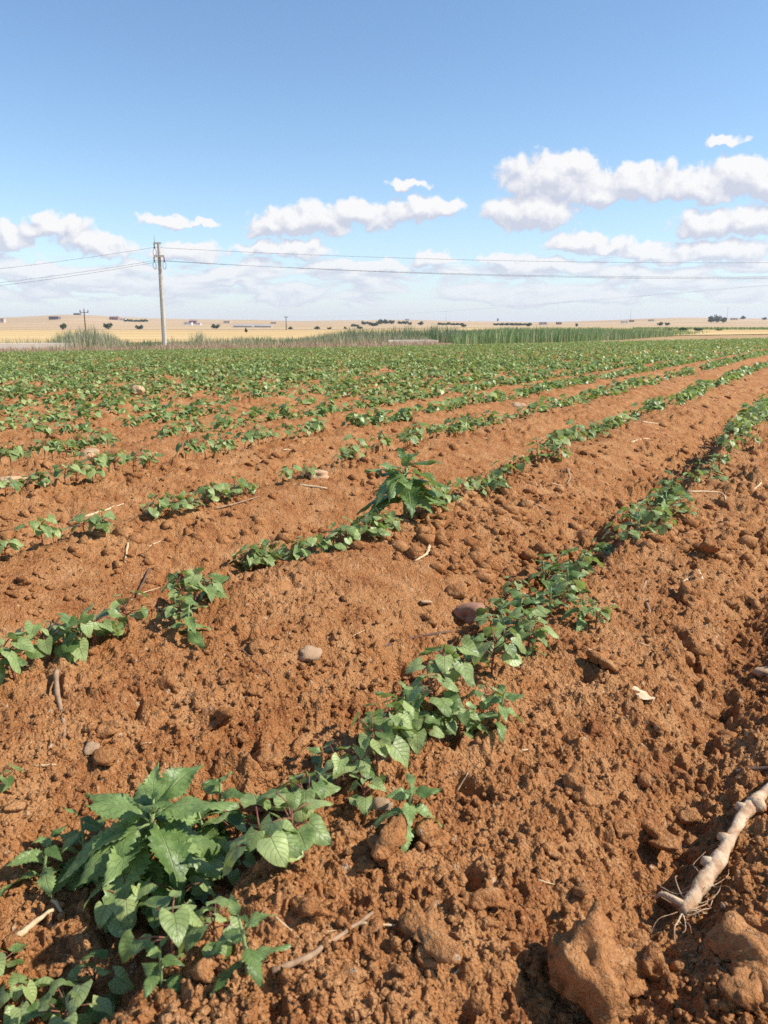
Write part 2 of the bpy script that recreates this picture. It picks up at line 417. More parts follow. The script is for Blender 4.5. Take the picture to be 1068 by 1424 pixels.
def ground_mat():
    m, nt, b = material('dry_ground')
    geo = nt.new('ShaderNodeNewGeometry'); P = geo.outputs['Position']; s = nt.sep(P)
    n = nt.noise(P, 0.35, 4, 0.6)
    straw = nt.mix(nt.smooth(n, 0.35, 0.65), (0.42, 0.25, 0.12), (0.50, 0.34, 0.17))
    soil = nt.mix(nt.smooth(n, 0.3, 0.7), (0.48, 0.20, 0.08), (0.56, 0.26, 0.11))
    r = nt.vm('LENGTH', P)
    ln = nt.new('ShaderNodeVectorMath', operation='LENGTH'); nt.put(ln.inputs[0], P)
    nt.l.new(nt.mix(nt.smooth(ln.outputs['Value'], 44.0, 48.0), soil, straw), b.inputs['Base Color'])
    b.inputs['Roughness'].default_value = 0.95; b.inputs['Specular IOR Level'].default_value = 0.1
    return m
def ground_sheet():
    rad = np.concatenate([[0.0], np.geomspace(0.5, 3500, 120)]); th = np.linspace(0, 2*np.pi, 241)[:-1]
    Rr, T = np.meshgrid(rad, th, indexing='ij'); X = (Rr*np.sin(T)).ravel(); Y = (Rr*np.cos(T)).ravel()
    Z = terrain(X, Y)
    inside = (1-sstep(beyond(X, Y), -1.5, 0.5))*(np.abs(X) < 130)*(Y > -12)
    Z = Z - 0.30*inside
    n, m = len(rad), len(th); i = np.arange(n*m).reshape(n, m); j = np.roll(i, -1, 1)
    F = np.stack([i[:-1], i[1:], j[1:], j[:-1]], -1).reshape(-1, 4)
    o = link('ground', mesh('ground', np.stack([X, Y, Z], 1), F, ground_mat())); struct(o)
ground_sheet()

def strip_sheet(name, x0, x1, near, far, mat, lift, nx=120, ny=6, rag=0.6):
    """A strip of land; near and far are functions of x giving the depth of its edges."""
    xs = np.linspace(x0, x1, nx); t = np.linspace(0, 1, ny)
    Xg, Tg = np.meshgrid(xs, t); nr = near(Xg) + perlin(Xg/3.1, Xg*0+3, 21)*rag; fr = far(Xg) + perlin(Xg/3.7, Xg*0+8, 22)*rag
    Yg = nr + (fr-nr)*Tg; Z = terrain(Xg, Yg) + lift
    i = np.arange(nx*ny).reshape(ny, nx)
    F = np.stack([i[:-1, :-1], i[:-1, 1:], i[1:, 1:], i[1:, :-1]], -1).reshape(-1, 4)
    o = link(name, mesh(name, np.stack([Xg.ravel(), Yg.ravel(), Z.ravel()], 1), F, mat)); return struct(o)
def world_mat(name, ca, cb, scale, stretch=(1, 1, 1), cc=None):
    m, nt, b = material(name); geo = nt.new('ShaderNodeNewGeometry')
    P = nt.vm('MULTIPLY', geo.outputs['Position'], stretch)
    c = nt.mix(nt.smooth(nt.noise(P, scale, 5, 0.6), 0.35, 0.65), ca, cb)
    if cc: c = nt.mix(nt.smooth(nt.noise(P, scale*0.23, 3, 0.6), 0.5, 0.62), c, cc)
    nt.l.new(c, b.inputs['Base Color']); b.inputs['Roughness'].default_value = 0.95; b.inputs['Specular IOR Level'].default_value = 0.1
    return m
M_wheat = world_mat('ripe_wheat', (0.60, 0.40, 0.17), (0.72, 0.51, 0.24), 0.02, (0.25, 1, 1), (0.56, 0.35, 0.15))
M_track = world_mat('track_dust', (0.60, 0.43, 0.24), (0.70, 0.53, 0.32), 0.5, (1, 1, 1))
edge = lambda x: np.interp(x, EDGE_X, EDGE_Y)
strip_sheet('wheat_field', -420, 520, lambda x: 118+0*x, lambda x: 560+0*x, M_wheat, 0.08, 60, 12, 2)
strip_sheet('dirt_track', 6, 160, lambda x: edge(x)+1.8, lambda x: edge(x)+9.0, M_track, 0.05)

def hills():
    px = np.linspace(-500, 1570, 160)
    ptop = np.array([-500, -200, 0, 45, 90, 130, 180, 250, 330, 420, 470, 540, 620, 680, 740, 800, 860, 900, 950, 1010, 1068, 1300, 1570.0])
    yt = np.array([446, 443, 442, 440, 437.5, 438.5, 442, 444, 445, 446.5, 445.5, 445, 446, 447, 448, 447, 445, 443, 442, 442.5, 443, 444, 446])
    Ds = np.array([600, 800, 1000, 1250, 1500, 1800, 2100, 2400, 2700, 3000.0])
    rise = np.array([0, .02, .10, .22, .38, .56, .74, .89, .98, .9])
    V = []
    for D, r in zip(Ds, rise):
        for p in px:
            a = math.atan((p-W0/2)/K); x = D*math.tan(a); base = float(terrain(np.array(x), np.array(D)))+0.1
            top = CAM_H + (HORIZON - np.interp(p, ptop, yt))*2700/K
            z = base + (top-base)*r + float(perlin(np.array(x/260.0), np.array(D/260.0), 31))*3.2*r*(1 if r < .98 else 0.4)
            V.append((x, D, z))
    n, m = len(Ds), len(px); i = np.arange(n*m).reshape(n, m)
    F = np.stack([i[:-1, :-1], i[:-1, 1:], i[1:, 1:], i[1:, :-1]], -1).reshape(-1, 4)
    M = world_mat('hill_stubble', (0.50, 0.33, 0.18), (0.62, 0.43, 0.25), 0.006, (0.5, 1.4, 1), (0.56, 0.42, 0.20))
    o = link('hills', mesh('hills', np.array(V), F, M)); struct(o)
    return px, Ds, np.array(V).reshape(n, m, 3)
HILL_PX, HILL_D, HILL_V = hills()
def far_ground(px, D):
    x = D*(px-W0/2)/K
    zt = float(terrain(np.array(x), np.array(D)))
    if D <= 600: return x, D, zt + (0.08 if D > 118 else 0)
    col = np.array([np.interp(px, HILL_PX, HILL_V[k, :, 2]) for k in range(len(HILL_D))])
    return x, D, float(np.interp(D, HILL_D, col))

# ------------------------------------------------------------------ leaves
def leaf_mesh(name, kind, mat, seed, detail=1):
    rs = np.random.default_rng(seed)
    nv = {'cotton': 9, 'cotyledon': 7, 'weed': 23}[kind] if detail else {'cotton': 5, 'cotyledon': 5, 'weed': 7}[kind]
    cols = np.array([-1, -.5, 0, .5, 1]) if detail else np.array([-1, 0, 1.0])
    v = np.linspace(0, 1, nv); sk = rs.uniform(-.06, .06)
    droop = rs.uniform(.18, .42) if kind != 'weed' else rs.uniform(.30, .62); fold = rs.uniform(.05, .50); wav = rs.uniform(.03, .075); curl = rs.uniform(-.25, .45); ph = rs.uniform(0, 6)
    V, UVs = [], []
    for t in v:
        if kind == 'cotton': w = 0.50*max(math.sin(math.pi*min(1, (0.10+0.90*t))**0.62), 0)**0.85
        elif kind == 'cotyledon': w = 0.60*max(math.sin(math.pi*(0.06+0.94*t)**0.8), 0)**0.62
        else:
            w = 0.255*max(math.sin(math.pi*(0.02+0.98*t)**0.72), 0)**0.95 + 0.012*(1-t)
            if detail: w *= 1.0 + (0.17 if int(round(t*(nv-1))) % 2 else -0.13)
        if t == 1: w = 0.004
        for c in cols:
            back = {'cotton': 0.20, 'cotyledon': 0.16, 'weed': 0.0}[kind]*abs(c)*(1-t)**2
            y = t - back + (0.0 if kind != 'weed' else -0.05*abs(c)*math.sin(math.pi*t))
            x = c*w + sk*math.sin(math.pi*t)
            z = -droop*t*t + fold*abs(c)*w*(1-.5*t) + wav*math.sin(9*t+ph+2.2*c)*abs(c) - curl*abs(c)**2*w*0.7
            V.append((x, y, z)); UVs.append((c, t))
    nc = len(cols); F = [(i*nc+j, i*nc+j+1, (i+1)*nc+j+1, (i+1)*nc+j) for i in range(nv-1) for j in range(nc-1)]
    return mesh(name, V, F, mat, True, UVs)
LEAF = {}
for k, mt in (('cotton', M_cotton), ('cotyledon', M_cotton), ('weed', M_weed)):
    LEAF[k] = [leaf_mesh(k+'_leaf', k, mt, 40+i) for i in range(8)]
    LEAF[k+'_lo'] = [leaf_mesh(k+'_leaf_small', k, mt, 60+i, 0) for i in range(5)]

def leaf_matrix(pos, az, elev, size, roll=0.0):
    y = Vector((math.cos(az)*math.cos(elev), math.sin(az)*math.cos(elev), math.sin(elev)))
    x = y.cross(Vector((0, 0, 1))).normalized(); z = x.cross(y)
    m = Matrix((x, y, z)).transposed().to_4x4() @ Matrix.Rotation(roll, 4, 'Y')
    return Matrix.Translation(pos) @ m @ Matrix.Scale(size, 4)

def cotton_spec(rs, size=1.0, leaves=None):
    """stem tubes + leaf placements of one seedling, in metres."""
    H = rs.uniform(.055, .088)*size; a0 = rs.uniform(0, 6.28); lean = rs.uniform(-.014, .014), rs.uniform(-.014, .014)
    pt = lambda t: Vector((lean[0]*t*t, lean[1]*t*t, H*t))
    tubes = [([Vector((0, 0, -.02)), pt(.35), pt(.7), pt(1)], [.0024*size, .0022*size, .0018*size, .0013*size])]
    out = []
    for k in (0, 1):
        az = a0 + math.pi*k + rs.uniform(-.3, .3); e = rs.uniform(.15, .5); L = rs.uniform(.018, .03)*size
        b = pt(.62); tip = b + Vector((math.cos(az)*math.cos(e), math.sin(az)*math.cos(e), math.sin(e)))*L
        tubes.append(([b, (b+tip)/2+Vector((0, 0, .002)), tip], [.0012*size]*3))
        out.append(('cotyledon', tip, az, rs.uniform(-.35, .15), rs.uniform(.026, .036)*size, rs.uniform(-.6, .6)))
    n = leaves or int(rs.integers(6, 11)); az = a0 + 1.4
    for k in range(n):
        az += 2.4 + rs.uniform(-.3, .3); t = .55 + .45*k/max(1, n-1); e = rs.uniform(.15, .95) if k < n-1 else 1.1
        big = 1.0 if k < n-1 else 0.5
        L = rs.uniform(.026, .055)*size*big; b = pt(t)
        dv = Vector((math.cos(az)*math.cos(e), math.sin(az)*math.cos(e), math.sin(e)))
        tip = b + dv*L
        tubes.append(([b, (b+tip)/2+Vector((0, 0, .003)), tip], [.0013*size, .0011*size, .001*size]))
        out.append(('cotton', tip, az, rs.uniform(-.85, .15), rs.uniform(.026, .048)*size*(1 if big == 1 else .6), rs.uniform(-.45, .45)))
    return tubes, out, M_stem_red
def weed_spec(rs, size=1.0, pairs=None):
    H = rs.uniform(.085, .12)*size; a0 = rs.uniform(0, 6.28); lean = rs.uniform(-.015, .015), rs.uniform(-.015, .015)
    pt = lambda t: Vector((lean[0]*t*t, lean[1]*t*t, H*t))
    tubes = [([Vector((0, 0, -.02)), pt(.35), pt(.7), pt(1)], [.0042*size, .0038*size, .003*size, .002*size])]
    out = []; n = pairs or int(rs.integers(4, 6))
    for k in range(n):
        t = .25 + .75*k/(n-1); f = 1 - .55*(k/(n-1))**1.6
        for s in (0, 1):
            az = a0 + k*1.57 + math.pi*s + rs.uniform(-.35, .35); e = rs.uniform(.1, .5) + .55*(k/(n-1))**2
            b = pt(t); L = rs.uniform(.006, .016)*size*f
            tip = b + Vector((math.cos(az)*math.cos(e), math.sin(az)*math.cos(e), math.sin(e)))*L
            tubes.append(([b, (b+tip)/2, tip], [.0018*size*f]*3))
            out.append(('weed', tip, az, e - rs.uniform(.05, .45), rs.uniform(.055, .085)*size*f, rs.uniform(-.6, .6)))
    return tubes, out, M_stem_green

def big_weed_spec(bushy=False):
    H = .135; pt = lambda t: Vector((.012*t*t, .004*t, H*t))
    tubes = [([Vector((0, 0, -.02)), pt(.35), pt(.7), pt(1)], [.0055, .005, .0045, .003])]; out = []; L2 = []
    for t, azd, e, size, roll in ((.80, 200, -.05, .112, .2), (.86, 226, -.2, .104, -.2), (.74, 250, -.35, .112, .1), (.88, 312, -.15, .108, -.3), (.95, 18, .25, .102, -.25), (.98, 55, .45, .085, .3), (.42, 172, .12, .118, .3), (.38, 194, -.05, .112, -.2),
                                  (.70, 112, .3, .09, 0), (1.0, 280, .85, .055, .2), (1.0, 100, 1.0, .05, -.2), (.5, 345, .15, .085, .2), (.45, 285, -.1, .09, .3), (.55, 60, .3, .08, 0)):
        L2.append((t, azd, e, size, roll))
    if bushy: L2 = [(max(.2, t-.12), azd+140, e+.12, z_*.92, -ro) for t, azd, e, z_, ro in L2] + L2
    for t, azd, e, size, roll in L2:
        az = R(azd); b = pt(t); tip = b + Vector((math.cos(az)*math.cos(e+.3), math.sin(az)*math.cos(e+.3), math.sin(e+.3)))*.022
        tubes.append(([b, (b+tip)/2+Vector((0, 0, .002)), tip], [.0022, .002, .0018])); out.append(('weed', tip, az, e, size, roll))
    return tubes, out, M_stem_green

class Proto:
    def __init__(s, spec, lo=False):
        tubes, leaves, mat = spec; s.leaves = []
        s.stem = mesh('stem', *join([tube(p, r, 5 if not lo else 3) for p, r in tubes]), mat)
        for (k, pos, az, e, size, roll) in leaves:
            lib = LEAF[k+('_lo' if lo else '')]
            s.leaves.append((random.choice(lib), leaf_matrix(pos, az, e, size, roll)))
        s.fol = None
    def foliage(s):
        if s.fol is None:
            V, F, U = [], [], []
            for me, mx in s.leaves:
                o = len(V)
                V += [tuple(mx @ v.co) for v in me.vertices]; F += [tuple(i+o for i in p.vertices) for p in me.polygons]
                uvs = {l.vertex_index: me.uv_layers[0].data[l.index].uv[:] for l in me.loops}
                U += [uvs[i] for i in range(len(me.vertices))]
            s.fol = mesh('foliage', V, F, s.leaves[0][0].materials[0], True, U)
        return s.fol
rs = np.random.default_rng(3)
P_COT = [Proto(cotton_spec(rs)) for _ in range(12)]
P_WEED = [Proto(weed_spec(rs)) for _ in range(7)]
P_BUSHY = Proto(big_weed_spec(True))
P_COT_LO = [Proto(cotton_spec(rs, 1.0), True) for _ in range(10)]
P_WEED_LO = [Proto(weed_spec(rs, 0.9, 4), True) for _ in range(4)]

def plant(x, y, kind, scale, yaw, proto, whole, label, group=None):
    r = bpy.data.objects.new('cotton_seedling' if kind == 'c' else 'weed_plant', None); COL.objects.link(r)
    r.empty_display_size = 0.03
    r.location = (x, y, zat(x, y) - 0.002); r.rotation_euler = (random.uniform(-.1, .1), random.uniform(-.1, .1), yaw); r.scale = (scale,)*3
    tag(r, label, 'seedling' if kind == 'c' else 'weed', group)
    link('stem', proto.stem, r)
    if whole: link('foliage', proto.foliage(), r)
    else:
        for me, mx in proto.leaves:
            o = link('leaf', me, r); o.matrix_local = mx
    return r

ORD = ['nearest', 'second', 'third', 'fourth', 'fifth', 'sixth', 'seventh', 'eighth', 'ninth', 'tenth', 'eleventh', 'twelfth', 'thirteenth', 'fourteenth',
       'fifteenth', 'sixteenth', 'seventeenth', 'eighteenth', 'nineteenth', 'twentieth']
def ordn(i):
    tens = {2: 'twenty', 3: 'thirty', 4: 'forty', 5: 'fifty', 6: 'sixty', 7: 'seventy', 8: 'eighty', 9: 'ninety'}
    if i < 20: return ORD[i]
    n = i+1; t, u = n//10, n % 10
    if u == 0: return {'twenty': 'twentieth', 'thirty': 'thirtieth', 'forty': 'fortieth', 'fifty': 'fiftieth', 'sixty': 'sixtieth', 'seventy': 'seventieth'}.get(tens[t], tens[t]+'th')
    return tens[t]+'-'+(['first']+ORD[1:])[u-1]

# plants read off the photograph: base pixel, kind, scale (c = cotton seedling, w = jagged-leaved weed)
HERO = [
 # front row
 (205, 1245, 'w', 1.75), (62, 1238, 'w', 0.85), (120, 1222, 'w', 1.0), (285, 1240, 'c', 0.95), (330, 1205, 'c', 0.95), (290, 1195, 'w', 0.85), (300, 1325, 'c', 0.75), (165, 1305, 'c', 1.15), (245, 1300, 'c', 1.25), (243, 1352, 'c', 1.0), (226, 1385, 'w', 0.55), (135, 1408, 'c', 1.0), (95, 1450, 'c', 0.95),
 (40, 1440, 'c', 0.8), (0, 1380, 'c', 0.8), (345, 1368, 'w', 0.75), (375, 1222, 'c', 1.15), (405, 1200, 'c', 1.1), (310, 1170, 'w', 1.15), (445, 1120, 'w', 0.9), (420, 1150, 'c', 0.95),
 (525, 1078, 'c', 1.1), (500, 1095, 'c', 0.8), (562, 1165, 'w', 0.9), (545, 1062, 'c', 0.9), (470, 1105, 'c', 0.85), (560, 1020, 'w', 0.7),
 (605, 1010, 'c', 1.05), (580, 1045, 'c', 0.8), (632, 968, 'c', 0.95), (690, 1030, 'w', 0.85), (655, 1028, 'w', 0.6), (683, 945, 'c', 1.05), (672, 1005, 'c', 0.7), (650, 930, 'w', 0.6),
 (702, 905, 'w', 0.85), (680, 890, 'c', 0.85), (720, 880, 'w', 0.85), (735, 905, 'c', 0.85), (745, 850, 'w', 0.9), (700, 862, 'c', 0.8), (765, 860, 'w', 0.7), (808, 872, 'w', 0.75), (790, 840, 'c', 0.8), (755, 822, 'w', 1.0),
 (720, 835, 'c', 0.8), (775, 808, 'c', 0.9), (805, 815, 'c', 0.9), (815, 795, 'c', 0.85), (790, 825, 'w', 0.8), (835, 782, 'c', 0.8), (740, 915, 'w', 0.5),
 (860, 772, 'c', 0.9), (885, 752, 'w', 0.9), (905, 740, 'c', 1.0), (925, 728, 'w', 1.0), (945, 718, 'c', 0.9), (900, 722, 'w', 0.9), (880, 735, 'c', 0.9), (935, 700, 'w', 0.9), (915, 705, 'c', 0.9), (960, 680, 'c', 0.9), (985, 668, 'w', 0.9), (1000, 655, 'c', 0.9), (970, 662, 'w', 0.8), (1010, 640, 'c', 0.9), (1030, 625, 'w', 0.9),
 # second row
 (-10, 965, 'c', 1.1), (22, 950, 'c', 1.1), (70, 925, 'c', 1.1), (100, 915, 'c', 1.2), (130, 908, 'c', 1.0), (180, 885, 'c', 0.95), (262, 892, 'w', 0.75), (250, 870, 'c', 0.7), (270, 845, 'c', 1.15), (290, 835, 'w', 0.6),
 (345, 803, 'c', 1.0), (380, 792, 'c', 1.0), (365, 795, 'c', 0.8), (415, 782, 'w', 0.75), (440, 775, 'c', 0.8), (480, 762, 'c', 1.0), (465, 765, 'w', 0.7), (510, 752, 'c', 1.0), (525, 745, 'c', 0.9),
 (563, 724, 'w', 1.55), (545, 735, 'c', 0.8), (590, 718, 'c', 0.9), (615, 708, 'c', 0.95), (640, 700, 'c', 0.9), (660, 692, 'c', 0.9), (680, 680, 'w', 0.7), (700, 672, 'c', 0.9), (725, 660, 'c', 0.95), (748, 642, 'w', 1.1), (770, 640, 'w', 1.1),
 # third row
 (8, 782, 'c', 0.9), (60, 762, 'c', 0.9), (75, 760, 'c', 0.6), (120, 752, 'c', 1.0), (145, 747, 'c', 0.9), (225, 722, 'c', 0.9), (240, 720, 'c', 1.0), (262, 714, 'c', 0.8), (300, 702, 'c', 1.0), (325, 697, 'c', 1.0), (345, 692, 'c', 0.8), (402, 672, 'c', 0.9), (432, 667, 'c', 0.7),
 # stray seedling at the left edge between the first two rows
 (15, 1105, 'c', 0.65),
]
plants = []       # (x, y, kind, scale, row)
for (px, py, k, s) in HERO:
    x, y = at(px, py); p, q = row_pq(x, y)
    plants.append((x, y, k, s, 1 + int(round((p-ROW_P0)/ROW_P))))
comp = []
for x, y, k, s, r in plants[:-1]:
    if y > 1.05 and k == 'c' and random.random() < (0.75 if r < 3 else 0.3):
        qd = random.choice((-1, 1))*random.uniform(.03, .055); lt = random.uniform(-.05, .05) if r == 1 else random.uniform(-.02, .02); comp.append((x+SU*qd-CU*lt, y+CU*qd+SU*lt, 'c', s*random.uniform(.65, .95), r))
    if y > 1.05 and k == 'w' and s < 1.2 and random.random() < .5:
        comp.append((x+random.uniform(-.05, .05), y+random.uniform(-.05, .05), 'c', random.uniform(.6, .9), r))
plants = plants[:-1] + comp + plants[-1:]
hero_q = {}
for x, y, k, s, r in plants[:-1]:
    hero_q[r] = max(hero_q.get(r, -9), row_pq(x, y)[1])
stray = plants[-1][:4] + (0,); plants[-1] = stray
fill = []
for r in range(-3, 75):
    p0 = ROW_P0 + (r-1)*ROW_P; q = -3.0 if r > 3 else max(hero_q.get(r, 0.2) + 0.10, 0.2)
    if r == 0 or r < 0: q = 0.6
    qs = q + np.cumsum(np.maximum(0.03, rng.normal(0.052 if r == 1 else 0.066, 0.025, 2600))); qs = qs[qs < 115]; m = len(qs)
    gap = perlin(qs/0.55, np.full(m, r*3.7+.3), 77)
    ps = p0 + rng.normal(0, 0.045 if r == 1 else 0.02, m) + wander(np.full(m, p0), qs)*0.6
    X, Y = row_xy(ps, qs)
    keep = ~((gap < -0.42) & (qs < 16)) & (rng.random(m) < (1.0 if r > 4 else 0.95 if r != 3 else 0.72))
    keep &= (Y > 0.3) & (beyond(X, Y) < -0.6) & (np.abs(X)/np.maximum(Y, .1) < 0.72) & ~((Y > 22) & (rng.random(m) < 0.42))
    if r <= 0: keep &= ~seen(X, Y, 190)
    for x, y in zip(X[keep], Y[keep]):
        k = 'w' if rng.random() < (0.10 if r > 1 else 0.35) else 'c'
        fill.append((float(x), float(y), k, rng.uniform(.72, 1.12)*(1.0 if k == 'c' else rng.uniform(.55, .95))*(1 + 0.12*min(1, y/15))*(1.0 if r < 3 else 1.1), r))
fx = np.array([f[0] for f in fill]); fy = np.array([f[1] for f in fill])
vis = seen(fx, fy, 30) & (np.array([f[4] for f in fill]) >= 1)
order = [i for i in np.argsort(fy) if vis[i]]
NIND = 300 - len(plants)
ind = [fill[i] for i in order[:NIND]]; indset = set(order[:NIND])
stuffp = [f for i, f in enumerate(fill) if i not in indset]

ROWN = ['', 'front row', 'second row', 'third row', 'fourth row', 'fifth row', 'sixth row', 'seventh row', 'eighth row', 'ninth row', 'tenth row', 'eleventh row', 'twelfth row', 'thirteenth row', 'fourteenth row']
allp = plants + ind
byrow = {}
for pl in allp:
    byrow.setdefault((pl[4], pl[2]), []).append(pl)
SPECIAL = {0: 'largest jagged-leaved weed of the field, drooping leaves, bottom left corner'}
for (r, k), lst in sorted(byrow.items()):
    lst.sort(key=lambda t: t[1])
    for i, (x, y, k, s, r) in enumerate(lst):
        what = 'heart-leaved cotton seedling' if k == 'c' else 'jagged-leaved green weed'
        grp = None
        if (x, y) == stray[:2]: lab = 'tiny seedling alone on bare soil at the left edge, between first two rows'
        elif k == 'w' and s == 1.75: lab = 'largest jagged-leaved weed with drooping leaves at the near end of the front row'
        elif k == 'w' and s == 1.55: lab = 'tall jagged-leaved weed towering over the second row of seedlings'
        elif r <= 3: lab = f'{what}, {ordn(i)} from the near end of the {ROWN[r]}' if i else f'{what} nearest the camera in the {ROWN[r]}'
        else:
            lab = f'small {what} in the {ROWN[min(r, 14)]} from the front'; grp = f'{"cotton seedlings" if k == "c" else "weeds"} of the {ROWN[min(r, 14)]}'
        hi = y < 3.6
        if hi: pr = random.choice(P_COT if k == 'c' else P_WEED)
        else: pr = random.choice(P_COT_LO if k == 'c' else P_WEED_LO)
        yaw = random.uniform(0, 6.28)
        if s in (1.75, 1.55) and k == 'w': pr = P_BUSHY; yaw = 0.0 if s == 1.75 else 0.4; s = 1.0 if s == 1.75 else 1.28
        if grp is None: grp = f'{"cotton seedlings" if k == "c" else "weeds"} of the {ROWN[r] or "bare soil"}'
        plant(x, y, k, s*(0.84 if y < 1.35 and pr is not P_BUSHY else 1.0), yaw, pr, y > 5.0, lab, grp)

def crop_mass():
    """All the further seedlings of the field, too many to tell apart: simple folded leaves."""
    A = np.array([(f[0], f[1], f[3], 1.0 if f[2] == 'w' else 0.0) for f in stuffp]); n = len(A)
    z = height(A[:, 0], A[:, 1])
    nl = np.where(A[:, 1] < 20, 12, 9)
    T = np.repeat(np.arange(n), nl); N = len(T); fr = A[T, 1] > 20
    az = rng.uniform(0, 2*np.pi, N); rad = rng.uniform(.006, .06, N); hh = rng.uniform(.012, .095, N)
    sc = A[T, 2]*np.where(fr, 1.18, 1.0); wd = A[T, 3]
    base = np.stack([A[T, 0]+np.cos(az)*rad*sc, A[T, 1]+np.sin(az)*rad*sc, z[T]+hh*sc*(1+0.25*wd)], 1)
    el = rng.uniform(-.8, .4, N); roll = rng.uniform(-.7, .7, N)
    Lg = rng.uniform(.034, .062, N)*sc*(1+0.35*wd); Wd = Lg*(0.46-0.16*wd)
    dy = np.stack([np.cos(az)*np.cos(el), np.sin(az)*np.cos(el), np.sin(el)], 1)
    dx = np.stack([np.sin(az), -np.cos(az), 0*az], 1); dz = np.cross(dx, dy)
    cr, sr = np.cos(roll)[:, None], np.sin(roll)[:, None]
    dx, dz = dx*cr + dz*sr, dz*cr - dx*sr
    L = Lg[:, None]; Wv = Wd[:, None]
    pts = [base, base-dy*L*.04+dx*Wv*.75+dz*Wv*.25, base+dy*L*.38+dx*Wv+dz*Wv*.22, base+dy*L*.95-dz*L*.22, base+dy*L*.38-dx*Wv+dz*Wv*.22, base-dy*L*.04-dx*Wv*.75+dz*Wv*.25, base+dy*L*.42-dz*L*.02]
    V1 = np.stack([q[~fr] for q in pts], 1).reshape(-1, 3); n1 = (~fr).sum(); o = (np.arange(n1)*7)[:, None]
    F1 = np.concatenate([o+np.array([[0, 1, 2, 6]]), o+np.array([[6, 2, 3, 4]]), o+np.array([[0, 6, 4, 5]])], 0)
    V2 = np.stack([pts[k][fr] for k in (0, 2, 3, 4)], 1).reshape(-1, 3); o = len(V1) + (np.arange(fr.sum())*4)[:, None]
    V = np.concatenate([V1, V2]); F = np.concatenate([F1, o+np.array([[0, 1, 2, 3]])])
    print('crop leaves', N)
    ob = link('cotton_crop', mesh('cotton_crop', V, F, M_crop, False))
    tag(ob, 'dense green rows of young cotton filling the field into the distance', 'crop', kind='stuff')
crop_mass()

# ------------------------------------------------------------------ clods, crumbs and stones
def rock(name, seed, sub, mat, squash=0.75, amp=0.28, facet=0.0):
    import bmesh
    bm = bmesh.new(); bmesh.ops.create_icosphere(bm, subdivisions=sub, radius=1.0)
    r_ = np.random.default_rng(seed); V = np.array([v.co[:] for v in bm.verts])
    disp = np.zeros(len(V))
    for f, a in ((1.0, amp), (2.2, amp*.55), (4.6, amp*.42), (9.5, amp*.30), (17.0, amp*.2)):
        for _ in range(3):
            k = r_.normal(size=3)*f*1.5; disp += a/1.7*np.sin(V @ k + r_.uniform(0, 6))
    for _ in range(9 if facet else 0):
        nv = r_.normal(size=3); nv /= np.linalg.norm(nv); d = V @ nv; disp -= np.maximum(d-facet, 0)*1.25
    for _ in range(min(260, int(16*4**(sub-2))) if amp > .16 else 10):
        c = r_.normal(size=3); c /= np.linalg.norm(c); ar = r_.uniform(.06, .30); dd = np.linalg.norm(V-c, axis=1)/ar
        disp += np.where(dd < 1, np.sqrt(np.maximum(1-dd*dd, 0)), 0)*ar*.34
    V = V*(1+disp)[:, None]; V /= np.linalg.norm(V, axis=1).mean(); V[:, 2] *= squash; V[:, 0] *= r_.uniform(.85, 1.2)
    for v, c in zip(bm.verts, V): v.co = c
    me = bpy.data.meshes.new(name); bm.to_mesh(me); bm.free(); me.materials.append(mat)
    me.polygons.foreach_set('use_smooth', np.ones(len(me.polygons), bool)); return me
CLOD_V = [rock('clod', 200+i, 3, M_clod, 0.8, 0.20, 0.72) for i in range(9)]
def lay(name, me, x, y, size, label, cat, group=None, sink=0.35, sq=(1, 1, 1), rz=None):
    o = link(name, me, None, (x, y, zat(x, y) + size*sq[2]*(0.75-sink*1.5)*0.6))
    o.rotation_euler = (random.uniform(-.35, .35), random.uniform(-.35, .35), random.uniform(0, 6.28) if rz is None else rz)
    o.scale = (size*sq[0], size*sq[1], size*sq[2]); return tag(o, label, cat, group)
def px_m(x, y): return math.hypot(y, CAM_H)/FPX
BIG = [(808, 1402, 50, 'large pointed clod of red earth at the bottom edge, right of centre', (.9, .9, 1.15)),
       (898, 1372, 40, 'lumpy dark-sided clod in the furrow just below the root end', (1, 1, 1.1)),
       (1015, 1360, 34, 'broad clod in the furrow at the bottom right corner', (1.3, 1, .9)),
       (1045, 1405, 34, 'clod at the very bottom right corner of the field', (1.2, 1, .9)),
       (548, 1205, 24, 'rounded clod right of the weed at the front row', (1, 1, 1)),
       (600, 1180, 22, 'small clod beside the rounded clod right of the front row', (1, 1, 1)),
       (960, 838, 19, 'clod with straw lying on it on the right bank', (1.1, 1, 1)),
       (845, 930, 20, 'clod casting a dark hole of shadow on the right bank', (1.2, 1, .9)),
       (430, 1290, 18, 'crumbling clod above the curved twig at bottom left', (1.2, 1, .8)),
       (905, 1185, 25, 'smooth flat clod left of the pale root stick', (1.3, 1, .6)),
       (985, 775, 17, 'ragged clod on the right bank below the third clump of the front row', (1.4, 1, .8)),
       (300, 1015, 22, 'low clod with a dark crack beside it on the middle bank', (1.3, 1, .7)),
       (590, 1330, 20, 'wide low clod at the bottom, right of the curved twig', (1.4, 1, .6)),
       (670, 1265, 18, 'broken clod in the lower middle of the bare soil', (1.2, 1, .8)),
       (800, 1105, 22, 'clod with a shaded left side on the open right bank', (1.2, 1, .8))]
for i, (px, py, rp, lab, sq) in enumerate(BIG):
    x, y = at(px, py); s = rp*px_m(x, y)*0.82
    me = rock('clod', 300+i, 5 if i < 3 else 4, M_clod, 0.85, 0.165, 0.50 if i % 2 == 0 else 0.60)
    lay('soil_clod', me, x, y, s, lab, 'clod', None, 0.3, sq)
n = 0
